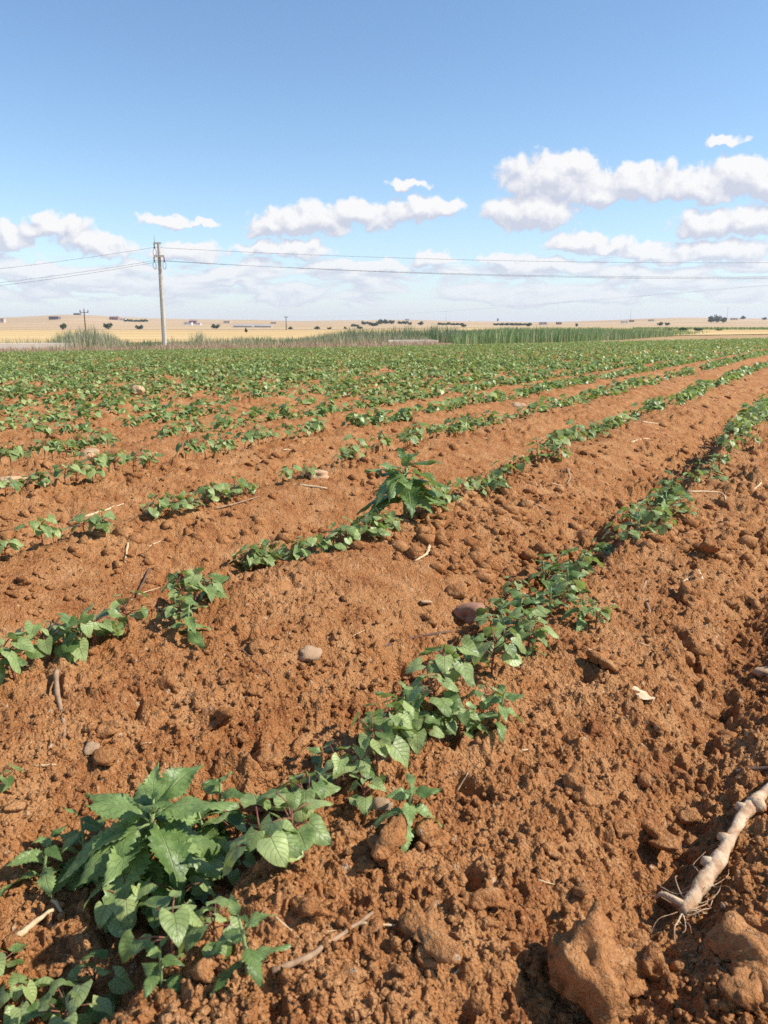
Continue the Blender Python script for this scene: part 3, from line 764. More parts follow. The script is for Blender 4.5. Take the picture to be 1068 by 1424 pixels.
while n < 170:
    px, py = random.uniform(-20, 1090), 560 + 860*random.random()**0.8
    if 1060 < py < 1320 and abs(px-(946+(1300-py)*.72)) < 60: continue
    x, y = at(px, py); p, q = row_pq(x, y); s = ((ROW_P0-p)/ROW_P) % 1
    w = 0.25 + 0.9*math.exp(-((s-.76)/.15)**2) + (0.5 if p < 0.25 else 0)
    if random.random() > w: continue
    r = random.uniform(6, 15)*px_m(x, y) if y < 2.2 else random.uniform(.012, .032)
    b = 'near furrow and front bank' if p < 0.58 else 'middle bank and furrow' if p < 1.4 else 'rows further back'
    lay('soil_clod', random.choice(CLOD_V), x, y, r, f'small rough clod of dry red earth lying in the {b}', 'clod', f'clods of the {b}', 0.3, (random.uniform(.8, 1.3), 1, random.uniform(.7, 1)))
    n += 1
def crumbs():
    import bmesh
    bm = bmesh.new(); bmesh.ops.create_icosphere(bm, subdivisions=1, radius=1.0)
    Vb = np.array([v.co[:] for v in bm.verts]); Fb = np.array([[v.index for v in f.verts] for f in bm.faces]); bm.free()
    N = 24000
    d = 1/rng.uniform(1/9.0, 1/0.55, N); l = rng.uniform(-.65, .65, N); X = l*d; Y = d
    keep = perlin(X/0.5, Y/0.5, 90) + rng.uniform(-.4, .5, N) > 0; X, Y, d = X[keep], Y[keep], d[keep]; N = len(X)
    r = (0.0018 + 0.0075*rng.random(N)**3)*np.clip(d/1.6, .8, 1.8); Z = height(X, Y) + r*0.35
    jit = 1 + rng.uniform(-.42, .42, (N, len(Vb), 1))
    V = Vb[None]*jit*r[:, None, None]*np.stack([rng.uniform(.8, 1.3, N), np.ones(N), rng.uniform(.6, 1, N)], 1)[:, None, :]
    V = V + np.stack([X, Y, Z], 1)[:, None, :]
    F = (Fb[None] + (np.arange(N)*len(Vb))[:, None, None]).reshape(-1, 3)
    o = link('soil_crumbs', mesh('soil_crumbs', V.reshape(-1, 3), F, M_soil, False))
    tag(o, 'loose crumbs of red soil strewn over the near ground', 'crumbs', kind='stuff')
def lumps():
    import bmesh
    bm = bmesh.new(); bmesh.ops.create_icosphere(bm, subdivisions=1, radius=1.0)
    Vb = np.array([v.co[:] for v in bm.verts]); Fb = np.array([[v.index for v in f.verts] for f in bm.faces]); bm.free()
    N = 8500; d = 1/rng.uniform(1/16.0, 1/2.4, N); X = rng.uniform(-.55, .55, N)*d; Y = d
    p, q = row_pq(X, Y); sr = np.mod((ROW_P0-p)/ROW_P, 1)
    keep = (np.abs(sr-.5) < .40) & (perlin(X/0.6, Y/0.6, 92) + .5*np.exp(-((sr-.76)/.15)**2) + rng.uniform(-.5, .4, N) > 0); X, Y = X[keep], Y[keep]; N = len(X)
    r = 0.005 + 0.026*rng.random(N)**3.0; Z = height(X, Y) + r*0.05
    V = Vb[None]*(1 + rng.uniform(-.45, .45, (N, len(Vb), 1)))*r[:, None, None]*np.stack([rng.uniform(.7, 1.5, N), rng.uniform(.7, 1.3, N), rng.uniform(.6, 1.0, N)], 1)[:, None, :] + np.stack([X, Y, Z], 1)[:, None, :]
    F = (Fb[None] + (np.arange(N)*len(Vb))[:, None, None]).reshape(-1, 3)
    o = link('soil_lumps', mesh('soil_lumps', V.reshape(-1, 3), F, M_clod, False))
    tag(o, 'countless small lumps of red soil between the rows further back', 'lumps', kind='stuff')
lumps()
crumbs()
STONES = [(430, 918, 15, 'round pale stone on the middle bank', 'stone', M_stone, (1, 1, .9)), (648, 862, 17, 'large reddish stone half hidden behind the front row of plants', 'stone', M_shard, (1.1, 1, .9)),
          (128, 1047, 10, 'small pale stone below the thin stick at the left edge', 'stone', M_stone, (1.2, .9, .6)), (532, 1130, 13, 'pale stone under the leaves of the front row', 'stone', M_stone, (1, .8, 1)),
          (440, 664, 12, 'pale stone behind the third row of seedlings', 'stone', M_stone, (1.3, 1, .7)), (126, 634, 11, 'cream coloured stone between the fourth and fifth rows at left', 'stone', M_stone, (1.3, 1, .8)),
          (722, 568, 9, 'pale stone among far seedlings right of centre', 'stone', M_stone, (1.2, 1, .9)), (190, 550, 7, 'small pale stone far off among the left rows', 'stone', M_stone, (1, 1, 1)),
          (18, 672, 14, 'flat whitish stone at the left edge by the fourth row', 'stone', M_stone, (1.7, .9, .4)), (1063, 940, 10, 'pale stone at the right edge on the bank', 'stone', M_stone, (1, 1, .8)),
          (590, 842, 8, 'small pale stone left of the large reddish stone', 'stone', M_stone, (1.2, 1, .5))]
for i, (px, py, rp, lab, cat, mt, sq) in enumerate(STONES):
    x, y = at(px, py); lay('field_stone', rock('stone', 500+i, 3, mt, 0.8, 0.15, 0.75), x, y, rp*px_m(x, y), lab, cat, None, 0.25, sq)
def dry_leaf():
    x, y = at(893, 978); V, F, U = [], [], []
    for i in range(9):
        t = i/8
        for j in range(5):
            c = -1+j*.5; w = 0.42*math.sin(math.pi*(.05+.9*t))**.7*(1+.15*math.sin(9*t+2*c))
            V.append((c*w, t-.5, .12*math.sin(7*t+3*c)+.14*c*c*math.cos(4*t)))
    F = [(i*5+j, i*5+j+1, i*5+j+6, i*5+j+5) for i in range(8) for j in range(4)]
    o = link('dry_leaf', mesh('dry_leaf', V, F, plain('dead_leaf', (0.56, 0.38, 0.22), (0.72, 0.55, 0.36), 3, 0.8)), None, (x, y, zat(x, y)+.012))
    o.scale = (.048,)*3; o.rotation_euler = (.25, .2, .75)
    tag(o, 'pale crumpled dead leaf lying on the right bank', 'dead leaf')
dry_leaf()

# ------------------------------------------------------------------ sticks, straw and the pulled root
def stick(name, pix, r_px, mat, label, cat='twig', group=None, lift=0.0, taper=0.5):
    pts = [at(*p) for p in pix]; fine = spline([(x, y, 0) for x, y in pts], 5)
    x0, y0 = pts[0]; pm = px_m(x0, y0); r = r_px*pm*(0.62 if y0 < 1.6 else 0.5)
    zs = np.array([zat(v.x, v.y) for v in fine]); k = len(zs)
    lin = np.linspace(zs[0], zs[-1], k); zs = np.maximum(0.35*zs + 0.65*lin, lin) if k > 3 else zs
    zs = zs + r*0.5 + lift
    P = [Vector((v.x + random.uniform(-.25, .25)*r, v.y + random.uniform(-.25, .25)*r, z)) for v, z in zip(fine, zs)]
    base = P[0].copy()
    rad = [r*(1-taper*i/(k-1))*random.uniform(.88, 1.12) for i in range(k)]
    v, f = tube([p-base for p in P], rad, 8, True, 0.08)
    return tag(link(name, mesh(name, v, f, mat), None, base), label, cat, group)
stick('curved_twig', [(378, 1363), (430, 1343), (470, 1318), (520, 1287)], 7, M_twig, 'curved brown twig lying on soil at the bottom, left of centre')
stick('forked_twig', [(80, 945), (80, 972), (88, 1005), (90, 1045)], 6, M_twig, 'thin grey brown stick lying upright at the left edge of middle bank')
stick('dark_twig', [(335, 906), (352, 922), (376, 947)], 3.5, M_twig_dark, 'short dark twig in the middle bank, left of the round stone')
stick('dark_twig', [(628, 882), (585, 888), (550, 897), (520, 913)], 4.5, M_twig_dark, 'dark twig running into the furrow left of the front row')
stick('pale_twig', [(597, 762), (593, 775), (577, 784)], 5, M_straw, 'small bent pale stem on the bank below the tall weed')
stick('brown_twig', [(903, 796), (893, 826)], 6, M_twig, 'stubby brown stick standing off the right bank by the front row')
stick('straw_stalk', [(970, 800), (985, 822), (1015, 842), (1060, 856)], 6, M_straw, 'thick pale stalk lying across the right bank near the edge', 'stalk')
stick('straw_stalk', [(945, 815), (965, 803), (985, 798)], 4, M_straw, 'short pale stalk resting on the clod of the right bank', 'stalk')
stick('brown_twig', [(898, 838), (905, 862)], 5, M_twig, 'stub of brown twig just below the stubby stick')
stick('brown_twig', [(1020, 1087), (1045, 1082), (1075, 1078)], 7, M_twig_dark, 'dark stick poking in from the right edge above the pale root')
stick('straw_stalk', [(25, 1322), (50, 1300), (75, 1285)], 8, M_straw, 'broad pale straw left of the largest weed at bottom left', 'straw')
stick('straw_stalk', [(75, 1265), (92, 1290)], 5, M_straw, 'short split straw standing beside the largest weed', 'straw')
stick('straw_stalk', [(500, 1297), (550, 1301)], 4, M_straw, 'pale straw just right of the curved twig', 'straw')
stick('straw_stalk', [(150, 1398), (185, 1364)], 4, M_straw, 'thin straw between the nearest seedlings at bottom left', 'straw')
stick('straw_stalk', [(596, 1278), (597, 1300)], 3, M_straw, 'tiny upright straw bit right of the pale straw', 'straw')
stick('straw_stalk', [(566, 1298), (577, 1281)], 3, M_straw, 'tiny slanted straw bit right of the pale straw', 'straw')
stick('straw_stalk', [(178, 758), (174, 788)], 4, M_straw, 'upright straw in the bare soil left of second row', 'straw')
stick('straw_stalk', [(118, 722), (150, 712), (172, 705)], 4, M_straw, 'straw lying above the third row at left', 'straw')
stick('dark_twig', [(208, 795), (198, 820), (190, 835)], 3.5, M_twig_dark, 'thin dark twig upright behind the second row at left')
stick('straw_stalk', [(415, 676), (455, 684)], 4, M_straw, 'straw lying right of the third row seedlings', 'straw')
stick('straw_stalk', [(628, 598), (660, 603), (678, 610)], 3, M_straw, 'curved straw behind the tall weed of the second row', 'straw')
stick('straw_stalk', [(875, 618), (902, 612)], 4, M_straw, 'pale straw on the far part of the bank right of second row', 'straw')
stick('straw_stalk', [(892, 588), (915, 592)], 3, M_straw, 'far straw piece beside the end of the second row', 'straw')
stick('brown_twig', [(788, 655), (792, 668), (785, 678)], 4, M_twig, 'hooked twig on the bank below the far second row')
stick('straw_stalk', [(955, 688), (1000, 690), (1010, 700)], 3.5, M_straw, 'bent straw right of the front row far clump', 'straw')
stick('straw_stalk', [(1035, 690), (1058, 676)], 5, M_straw, 'pale curled stalk at the right edge by the front row', 'stalk')
stick('brown_twig', [(740, 702), (775, 722)], 3.5, M_twig, 'thin twig on the bank between front and second rows')
stick('brown_twig', [(298, 712), (330, 705), (360, 692)], 3, M_twig, 'thin twig lying among the third row seedlings')
stick('straw_stalk', [(930, 1280), (955, 1300)], 3, M_straw, 'short straw below the broken root end', 'straw')
for i in range(34):
    while True:
        px, py = random.uniform(10, 1060), random.uniform(590, 1400); x, y = at(px, py)
        if abs((row_pq(x, y)[0]-ROW_P0+.37) % ROW_P - .37) > .08: break
    L = random.uniform(8, 17); a = random.uniform(-.7, .7)
    stick('straw_bit', [(px-L*math.cos(a), py-L*.6*math.sin(a)), (px+L*math.cos(a), py+L*.6*math.sin(a))], random.uniform(1.3, 2.4), M_straw if random.random() < .7 else M_twig,
          'small bit of straw or twig scattered on the bare soil', 'straw', 'straw bits scattered on the soil')

def pulled_root():
    pix = [(946, 1300), (962, 1282), (978, 1256), (997, 1222), (1015, 1186), (1040, 1150), (1068, 1120), (1105, 1085)]
    pts = [at(*p) for p in pix]; pm = px_m(*pts[2])
    zz = np.array([zat(*p) for p in pts]); lin = np.linspace(zz[:3].mean(), zz[-3:].mean(), len(zz))
    zz = lin*.8 + np.maximum(lin, zz)*.2 + 0.024
    base = Vector((pts[0][0], pts[0][1], zz[0]))
    C = spline([Vector((p[0], p[1], z)) - base for p, z in zip(pts, zz)], 6); k = len(C)
    rr = np.interp(np.linspace(0, 1, k), [0, .05, .18, .3, .42, .5, .62, .68, .8, 1], [9, 14, 16, 20, 19, 15, 14, 18, 14, 13])*pm*0.54
    rr = [float(r)*random.uniform(.86, 1.12) for r in rr]
    root = bpy.data.objects.new('pulled_root', None); COL.objects.link(root); root.location = base
    tag(root, 'pale peeled crop root with fine hair roots in the right furrow', 'root')
    shaft = link('shaft', mesh('shaft', *tube(C, rr, 12, True, 0.11), M_root), root)
    for i, (dx, dy, dz, r) in ((16, (-.017, .006, .006, 7)), (30, (.018, -.008, .010, 9)), (29, (-.016, .006, .006, 7)), (23, (-.016, .004, .004, 6))):
        p = C[i]; link('knot', mesh('knot', *tube([p, p+Vector((dx, dy, dz))*.6, p+Vector((dx, dy, dz))], [r*1.4*pm, r*1.1*pm, r*.8*pm], 8, True, .12), M_root), shaft)
    for i in range(20):
        p = C[random.choice([0, 0, 1, 2, 4, 9, 10, 11])] ; a = random.uniform(1.6, 5.2) if i % 3 else random.uniform(-.6, .3)
        L = random.uniform(.02, .075); d = Vector((math.cos(a), math.sin(a), 0)); q = Vector((-d.y, d.x, 0))*random.uniform(-.4, .4)
        pts2 = [p, p+d*L*.3+Vector((0, 0, random.uniform(-.006, .006))), p+(d+q)*L*.7+Vector((0, 0, random.uniform(-.012, .008))), p+(d+q*2.6)*L+Vector((0, 0, random.uniform(-.022, .0)))]
        r0 = random.uniform(.5, 1.4)*pm
        link('hair_root', mesh('hair_root', *tube(spline(pts2, 4), list(np.linspace(r0, r0*.35, 13)), 5), M_root), root)
    side = [C[2], C[2]+Vector((-.012, .008, .003)), C[2]+Vector((-.026, .020, .004)), C[2]+Vector((-.036, .022, -.004))]
    link('side_root', mesh('side_root', *tube(spline(side, 4), list(np.linspace(6*pm, 2*pm, 13)), 8, True, .08), M_root), root)
pulled_root()

# ------------------------------------------------------------------ field margin: dry weeds, reeds, maize, canal
def blades(name, X, Y, Hh, Wd, mat, lean, lift=0.0, seg=2):
    N = len(X); a = rng.uniform(0, 2*np.pi, N); l = rng.uniform(.1, 1, N)*lean
    Z = terrain(X, Y) + lift
    b = np.stack([X, Y, Z], 1); dv = np.stack([np.cos(a)*l, np.sin(a)*l, 0*a], 1)
    fa = rng.uniform(0, np.pi, N); w = np.stack([np.cos(fa), np.sin(fa)*.4, 0*fa], 1)*Wd[:, None]
    up = np.array([0, 0, 1.0])[None]*Hh[:, None]
    m = b + up*.55 + dv*Hh[:, None]*.3; t = b + up + dv*Hh[:, None]
    V = np.stack([b-w*.5, b+w*.5, m+w*.5, m-w*.5, t], 1).reshape(-1, 3); o = (np.arange(N)*5)[:, None]
    me = bpy.data.meshes.new(name); 
    F = np.concatenate([o+np.array([[0, 1, 2]]), o+np.array([[0, 2, 3]]), o+np.array([[3, 2, 4]])], 0)
    return link(name, mesh(name, V, F, mat, False))
def island_ramp(name, cols, rough=0.7):
    m, nt, b = material(name); geo = nt.new('ShaderNodeNewGeometry')
    r = nt.new('ShaderNodeValToRGB'); nt.l.new(geo.outputs['Random Per Island'], r.inputs[0])
    e = r.color_ramp.elements; r.color_ramp.interpolation = 'CONSTANT'
    while len(e) < len(cols): e.new(0.5)
    for i, (el, c) in enumerate(zip(e, cols)): el.position = i/len(cols); el.color = c+(1,)
    nt.l.new(r.outputs[0], b.inputs['Base Color']); b.inputs['Roughness'].default_value = rough; b.inputs['Specular IOR Level'].default_value = 0.2
    tr = nt.new('ShaderNodeBsdfTranslucent'); nt.l.new(r.outputs[0], tr.inputs[0]); mx = nt.new('ShaderNodeMixShader'); mx.inputs[0].default_value = .3
    nt.l.new(b.outputs[0], mx.inputs[1]); nt.l.new(tr.outputs[0], mx.inputs[2])
    nt.l.new(mx.outputs[0], [n for n in nt.n if n.type == 'OUTPUT_MATERIAL'][0].inputs[0]); return m
M_dryweed = island_ramp('dry_weeds', [(0.58, 0.42, 0.29), (0.46, 0.29, 0.19), (0.64, 0.50, 0.33), (0.52, 0.36, 0.24), (0.36, 0.34, 0.17)])
M_reed = island_ramp('reed_green', [(0.16, 0.25, 0.10), (0.21, 0.30, 0.13), (0.13, 0.21, 0.09), (0.27, 0.34, 0.17), (0.50, 0.46, 0.29)])
M_reed_pale = island_ramp('reed_pale', [(0.50, 0.47, 0.28), (0.38, 0.39, 0.21), (0.60, 0.54, 0.36), (0.26, 0.32, 0.14), (0.54, 0.48, 0.32)])
M_maize = island_ramp('maize_green', [(0.19, 0.30, 0.10), (0.26, 0.38, 0.14), (0.16, 0.26, 0.09), (0.34, 0.42, 0.19), (0.44, 0.44, 0.24)])
def scatter(n, px0, px1, d0, d1):
    D = rng.uniform(0, 1, n); px = rng.uniform(px0, px1, n)
    return px, D
# dry weeds between the crop and the reeds
N = 26000
px = rng.uniform(-260, 1330, N); t = rng.random(N)**1.2
xg = np.zeros(N); yg = np.full(N, 60.0)
for _ in range(12):
    xg = yg*(px-W0/2)/K; yg = edge(xg) + 0.3 + t*np.where(px < 640, 16, 2.4)
clump = perlin(xg/2.2, yg/3.0, 61)
k = (clump + rng.uniform(-.6, .6, N) > -.25) & (yg < 230)
o = blades('dry_weeds', xg[k], yg[k], rng.uniform(.12, .5, k.sum())*(1+.7*np.clip(clump[k], -.3, 1))*np.interp(px[k], [0, 160, 260, 590, 650, 1068], [.75, .8, 1, .9, .22, .22]), rng.uniform(.02, .055, k.sum()), M_dryweed, .5)
tag(o, 'low strip of dry brown weeds along the far edge of the crop', 'dry weeds', kind='stuff')
# reeds
def reed_patch(name, mat, n, px0, px1, da, db, hfun, wid, lean, label, cat):
    px = rng.uniform(px0, px1, n); D = rng.uniform(da, db, n); x = D*(px-W0/2)/K
    hh = np.array([hfun(p) for p in px]); c = perlin(x/1.6, D/2.5, 66); c2 = perlin(x/6.0, D/6, 67)
    k = (c + c2 + rng.uniform(-.7, .7, n) > -.35)
    h = hh[k]*(0.55+.6*rng.random(k.sum())**1.5)*(1+.35*np.clip(c[k]+c2[k], -.8, .8))
    o = blades(name, x[k], D[k], h, wid*rng.uniform(.6, 1.3, k.sum()), mat, lean); return tag(o, label, cat, kind='stuff')
reed_patch('reed_bed', M_reed, 13000, 395, 730, 82, 98, lambda p: np.interp(p, [395, 450, 500, 600, 660, 730], [0.6, 1.05, 1.4, 1.6, 1.3, 0.8]), .055, .28, 'tall green reed bed beyond the crop, right of the concrete pole', 'reeds')
reed_patch('pale_reeds', M_reed_pale, 1700, 400, 600, 78, 81.5, lambda p: np.interp(p, [400, 470, 560, 600], [.6, 1.2, 1.0, .6]), .045, .35, 'pale dry reeds in front of the green reed bed', 'reeds')
reed_patch('pale_reeds', M_reed_pale, 2300, 62, 172, 63, 72, lambda p: np.interp(p, [62, 90, 130, 150, 172], [.5, 1.45, 1.6, 1.25, .5]), .05, .3, 'tall clump of pale reeds at left around the thin dark post', 'reeds')
reed_patch('green_reeds', M_reed, 3600, 60, 420, 84, 92, lambda p: np.interp(p, [60, 90, 150, 200, 300, 420], [.9, 1.6, 1.0, .7, .75, .9]), .055, .3, 'low green reeds behind the concrete pole, stretching left', 'reeds')
reed_patch('pale_reeds', M_reed_pale, 1500, 225, 420, 79, 83, lambda p: np.interp(p, [225, 250, 275, 300, 420], [.7, 1.1, 1.5, .9, .7]), .045, .35, 'pale scattered reeds right behind the concrete pole', 'reeds')
reed_patch('green_reeds', M_reed_pale, 900, -80, 66, 80, 92, lambda p: np.interp(p, [-80, 20, 66], [.9, 1.3, .9]), .045, .35, 'thin reeds behind the concrete canal at the left edge', 'reeds')
# strip of maize and far right hedges
px = rng.uniform(630, 990, 26000); D = rng.uniform(64, 165, 26000)
x = D*(px-W0/2)/K; k = (beyond(x, D) > 9.6 + 1.2*perlin(x/4.0, D/9.0, 68) + np.clip(px-780, 0, 300)*.16) & (rng.random(len(px)) > np.interp(px, [860, 985], [0, .95])); px, D, x = px[k], D[k], x[k]
o = blades('maize_strip', x, D, rng.uniform(.9, 1.5, len(x))*np.interp(px, [630, 700, 820, 920, 990], [.75, .95, .9, .6, .3])*(1+.3*perlin(x/3, D/3, 69)), rng.uniform(.05, .11, len(x)), M_maize, .35)
tag(o, 'bright green strip of maize beyond the track, right of the reeds', 'maize', kind='stuff')
px = rng.uniform(880, 1330, 6000); D = rng.uniform(205, 235, 6000); x = D*(px-W0/2)/K
o = blades('green_field_strip', x, D, rng.uniform(.3, .8, 6000), rng.uniform(.1, .3, 6000), M_maize, .4, .3)
tag(o, 'thin green crop strip far off at the right', 'crop', kind='stuff')

def canal(pxa, pxb, D, h, label, turn=0.0):
    xa, xb = D*(pxa-W0/2)/K, D*(pxb-W0/2)/K; L = xb-xa
    z = float(terrain(np.array((xa+xb)/2), np.array(D)))
    r = bpy.data.objects.new('concrete_canal', None); COL.objects.link(r); r.location = (xb-L/2*math.cos(turn), D-L/2*math.sin(turn), z); r.rotation_euler = (0, 0, turn)
    tag(r, label, 'canal')
    n = max(2, int(round(L/5))); seg = L/n
    prof = [(-.62, h), (-.55, h), (-.42, h-.38), (0, h-.55), (.42, h-.38), (.55, h), (.62, h), (.5, h-.48), (.12, h-.68), (-.12, h-.68), (-.5, h-.48)]
    for i in range(n):
        x0 = -L/2+i*seg+.015; x1 = x0+seg-.03
        V = [(x0, a, b) for a, b in prof] + [(x1, a, b) for a, b in prof]; m = len(prof)
        F = [(k, (k+1) % m, m+(k+1) % m, m+k) for k in range(m)] + [tuple(range(m-1, -1, -1)), tuple(range(m, 2*m))]
        link('trough', mesh('trough', V, F, M_canal, False), r)
        link('saddle', mesh('saddle', *join([box(x1, 0, (h-.62)/2-.1, .3, .9, h-.62+.2)]), M_canal, False), r)
canal(-330, 112, 66, 0.72, 'raised concrete irrigation canal at the left edge of the field', 0.42)
canal(540, 607, 72, 0.42, 'short pale piece of concrete canal in front of the reed bed', 0.3)

# ------------------------------------------------------------------ poles and wires
def pole(x, y, H, label, ang, name='power_pole', group=None):
    z = float(terrain(np.array(x), np.array(y)))
    r = bpy.data.objects.new(name, None); COL.objects.link(r); r.location = (x, y, z); r.rotation_euler = (0, 0, ang)
    tag(r, label, 'pole', group)
    V, F = [], []
    for zz, w in ((-.3, .22), (H, .135)):
        for k in range(8):
            a = math.pi/8+k*math.pi/4; V.append((w*math.cos(a), w*math.sin(a), zz))
    F = [(k, (k+1) % 8, 8+(k+1) % 8, 8+k) for k in range(8)] + [tuple(range(8, 16))]
    link('shaft', mesh('shaft', V, F, M_concrete, False), r)
    arm1 = link('top_arm', mesh('top_arm', *box(-.10, 0, H+.06, .62, .14, .12), M_concrete, False), r)
    arm2 = link('cross_arm', mesh('cross_arm', *box(0, -.20, H-.98, .84, .12, .16), M_concrete, False), r)
    link('lightning_rod', mesh('lightning_rod', *tube([(-.32, 0, H+.1), (-.32, 0, H+.62)], .022, 6), M_metal), r)
    att = []
    for (ax, az_) in ((-.36, H), (-.40, H-1.06), (.40, H-1.06)):
        ins = link('insulator', mesh('insulator', *join([tube([(ax, -.2 if az_ < H-.5 else 0, az_-.02-.09*k), (ax, -.2 if az_ < H-.5 else 0, az_-.08-.09*k)], [.075, .05], 8) for k in range(4)]), M_porcelain), arm1 if az_ > H-.5 else arm2)
        loop = [(ax+.13*math.sin(w), (-.2 if az_ < H-.5 else 0)+.02*math.cos(w), az_-.36-.30+.30*math.cos(w)) for w in np.linspace(0, 2*math.pi, 17)]
        link('jumper_loop', mesh('jumper_loop', *tube(loop, .022, 6, False), M_wire), arm1 if az_ > H-.5 else arm2)
        att.append(Matrix.Translation((x, y, z)) @ Matrix.Rotation(ang, 4, 'Z') @ Vector((ax, -.2 if az_ < H-.5 else 0, az_-.28)))
    return att
D1 = 69.0; x1 = D1*(227.5-W0/2)/K
PH = 8.45
att1 = pole(x1, D1, PH, 'tall grey concrete power pole with cross arm at the field edge', 0.12)
attR = pole(72.0*(1990-W0/2)/K, 72.0, PH+0.4, 'concrete power pole beyond the right side of the picture', 0.1)
attL = pole(96.0*(-560-W0/2)/K, 96.0, PH-0.2, 'concrete power pole beyond the left side of the picture', 0.3)
def wire(a, b, sag, r, label, group=None):
    n = 48; pts = [a.lerp(b, i/n) - Vector((0, 0, 4*sag*(i/n)*(1-i/n))) for i in range(n+1)]
    o = link('power_line', mesh('power_line', *tube([p-a for p in pts], r, 5), M_wire), None, a); return tag(o, label, 'cable', group)
WN = ['top', 'lower front', 'lower rear']
for i in range(3):
    wire(att1[i], attR[i], 1.75 + .12*i, .0115, ['highest cable from the pole top to the right', 'lower cable from the left arm of the pole to the right', 'lower cable from the right arm of the pole to the right'][i], 'power lines')
    wire(att1[i], attL[i], 1.7 + .22*i, .0115, ['highest cable from the pole top to the left edge', 'upper of the two lower cables going left from the pole', 'lowest cable going left from the pole'][i], 'power lines')
# thin dark post with insulators among the left reeds
def small_pole(px, D, H, label, mat, arms=True, name='wooden_pole'):
    x, y, z = far_ground(px, D)
    r = bpy.data.objects.new(name, None); COL.objects.link(r); r.location = (x, y, z); tag(r, label, 'pole')
    w = .11 if D < 200 else .3
    link('shaft', mesh('shaft', *tube([(0, 0, -.5), (0, 0, H)], [w*1.1, w*.8], 7), mat), r)
    if arms:
        link('cross_arm', mesh('cross_arm', *box(0, 0, H-.42, 2.1*H/7, .1*w/.11, .1*w/.11), mat, False), r)
        for s in (-1, 0, 1): link('insulator', mesh('insulator', *tube([(s*.95*H/7, 0, H-.36), (s*.95*H/7, 0, H-.1+(.35 if s == 0 else .1))], [w*.9, w*.6], 6), M_porcelain), r)
    return Vector((x, y, z+H))
small_pole(118.5, 150.0, 5.3, 'thin dark wooden pole with insulators above the left reeds', M_wood_dark)
pA = small_pole(398, 560, 9.0, 'tiny far pole on the plain left of centre', M_wood_dark)
pB = small_pole(1235, 105, 7.6, 'wooden pole beyond the right side of the picture', M_wood_dark)
wire(pA, pB, 2.0, .011, 'thin slanting cable low in the sky at the right', 'power lines')
for (px, D, H, lab) in ((620, 1900, 22, 'tiny pylon on the skyline above the reed bed'), (876, 1900, 24, 'tiny pylon on the skyline right of the maize'), (1010, 1900, 26, 'tiny pylon on the skyline beside the blue green trees')):
    small_pole(px, D, H, lab, M_metal, True, 'far_pylon')

# ------------------------------------------------------------------ far houses, trees and bushes
M_hw = [plain('house_wall', (0.50, 0.42, 0.36), (0.58, 0.50, 0.43), .2), plain('house_white', (0.72, 0.70, 0.66), (0.80, 0.78, 0.74), .2), plain('house_red', (0.28, 0.15, 0.12), (0.36, 0.20, 0.16), .2), plain('house_dark', (0.12, 0.10, 0.11), (0.17, 0.14, 0.14), .2)]
M_roof = plain('flat_roof', (0.34, 0.25, 0.21), (0.42, 0.32, 0.27), .2); M_win = plain('dark_window', (0.03, 0.03, 0.04), (0.05, 0.05, 0.06), 1, .2)
def house(px, D, w_px, h_px, mt, label, gable=False):
    x, y, z = far_ground(px, D); w, h = w_px*D/K, h_px*D/K; d = w*.7
    r = bpy.data.objects.new('far_house', None); COL.objects.link(r); r.location = (x, y, z); tag(r, label, 'house', 'far houses on the hillside')
    wl = link('wall', mesh('wall', *box(0, 0, h*.42-.5, w, d, h*.84+1), M_hw[mt], False), r)
    if gable:
        V = [(-w*.53, -d*.55, h*.8), (w*.53, -d*.55, h*.8), (w*.53, d*.55, h*.8), (-w*.53, d*.55, h*.8), (-w*.53, 0, h*1.15), (w*.53, 0, h*1.15)]
        link('roof', mesh('roof', V, [(0, 1, 5, 4), (2, 3, 4, 5), (0, 4, 3), (1, 2, 5), (3, 2, 1, 0)], M_roof, False), r)
    else: link('roof', mesh('roof', *box(0, 0, h*.9, w*1.04, d*1.04, h*.1), M_roof, False), r)
    n = max(2, int(w/4))
    for i in range(n): link('window', mesh('window', *box(-w/2+w*(i+.5)/n, -d/2-.03, h*.5, w*.3/n, .1, h*.28), M_win, False), wl)
HOUSES = [(3, 1350, 9, 6, 0, 'pale house at the very left edge of the hillside'), (77, 1500, 13, 4.5, 3, 'dark house on the left slope below the hill crest'), (109, 2600, 9, 2.6, 3, 'dark long building on top of the left hill'),
          (160, 1600, 12, 4.5, 2, 'red roofed farmhouse right of the left round tree'), (172, 1550, 8, 3.2, 1, 'white farmhouse beside the red roofed one'), (269, 1300, 10, 5, 2, 'dark red house right of the concrete pole'),
          (262, 1150, 11, 4, 1, 'white low house in front of the dark red house'), (276, 1120, 7, 3.2, 1, 'small white shed beside the white low house'), (316, 1400, 9, 3, 0, 'pale low house left of the long grey sheds'), (381, 1350, 8, 2.6, 0, 'pale low house at the right end of the grey sheds'),
          (566, 1900, 6, 3, 1, 'white speck of a house above the reed bed'), (755, 1250, 10, 4, 0, 'pale house above the maize, left one of a pair'), (777, 1300, 7, 3.4, 2, 'dark house right of the pale house above the maize'),
          (868, 1300, 8, 3.4, 1, 'white house on the plain right of the maize'), (878, 1500, 6, 3, 2, 'reddish house behind the white house at the right'), (905, 1500, 7, 2.6, 0, 'pale house left of the dark tree pair'), (1020, 1700, 8, 3, 0, 'pale house right of the blue green trees')]
for i, hs in enumerate(HOUSES): house(*hs, gable=i in (3, 5, 12))
M_shed = plain('shed_grey', (0.36, 0.36, 0.38), (0.46, 0.46, 0.48), .1)
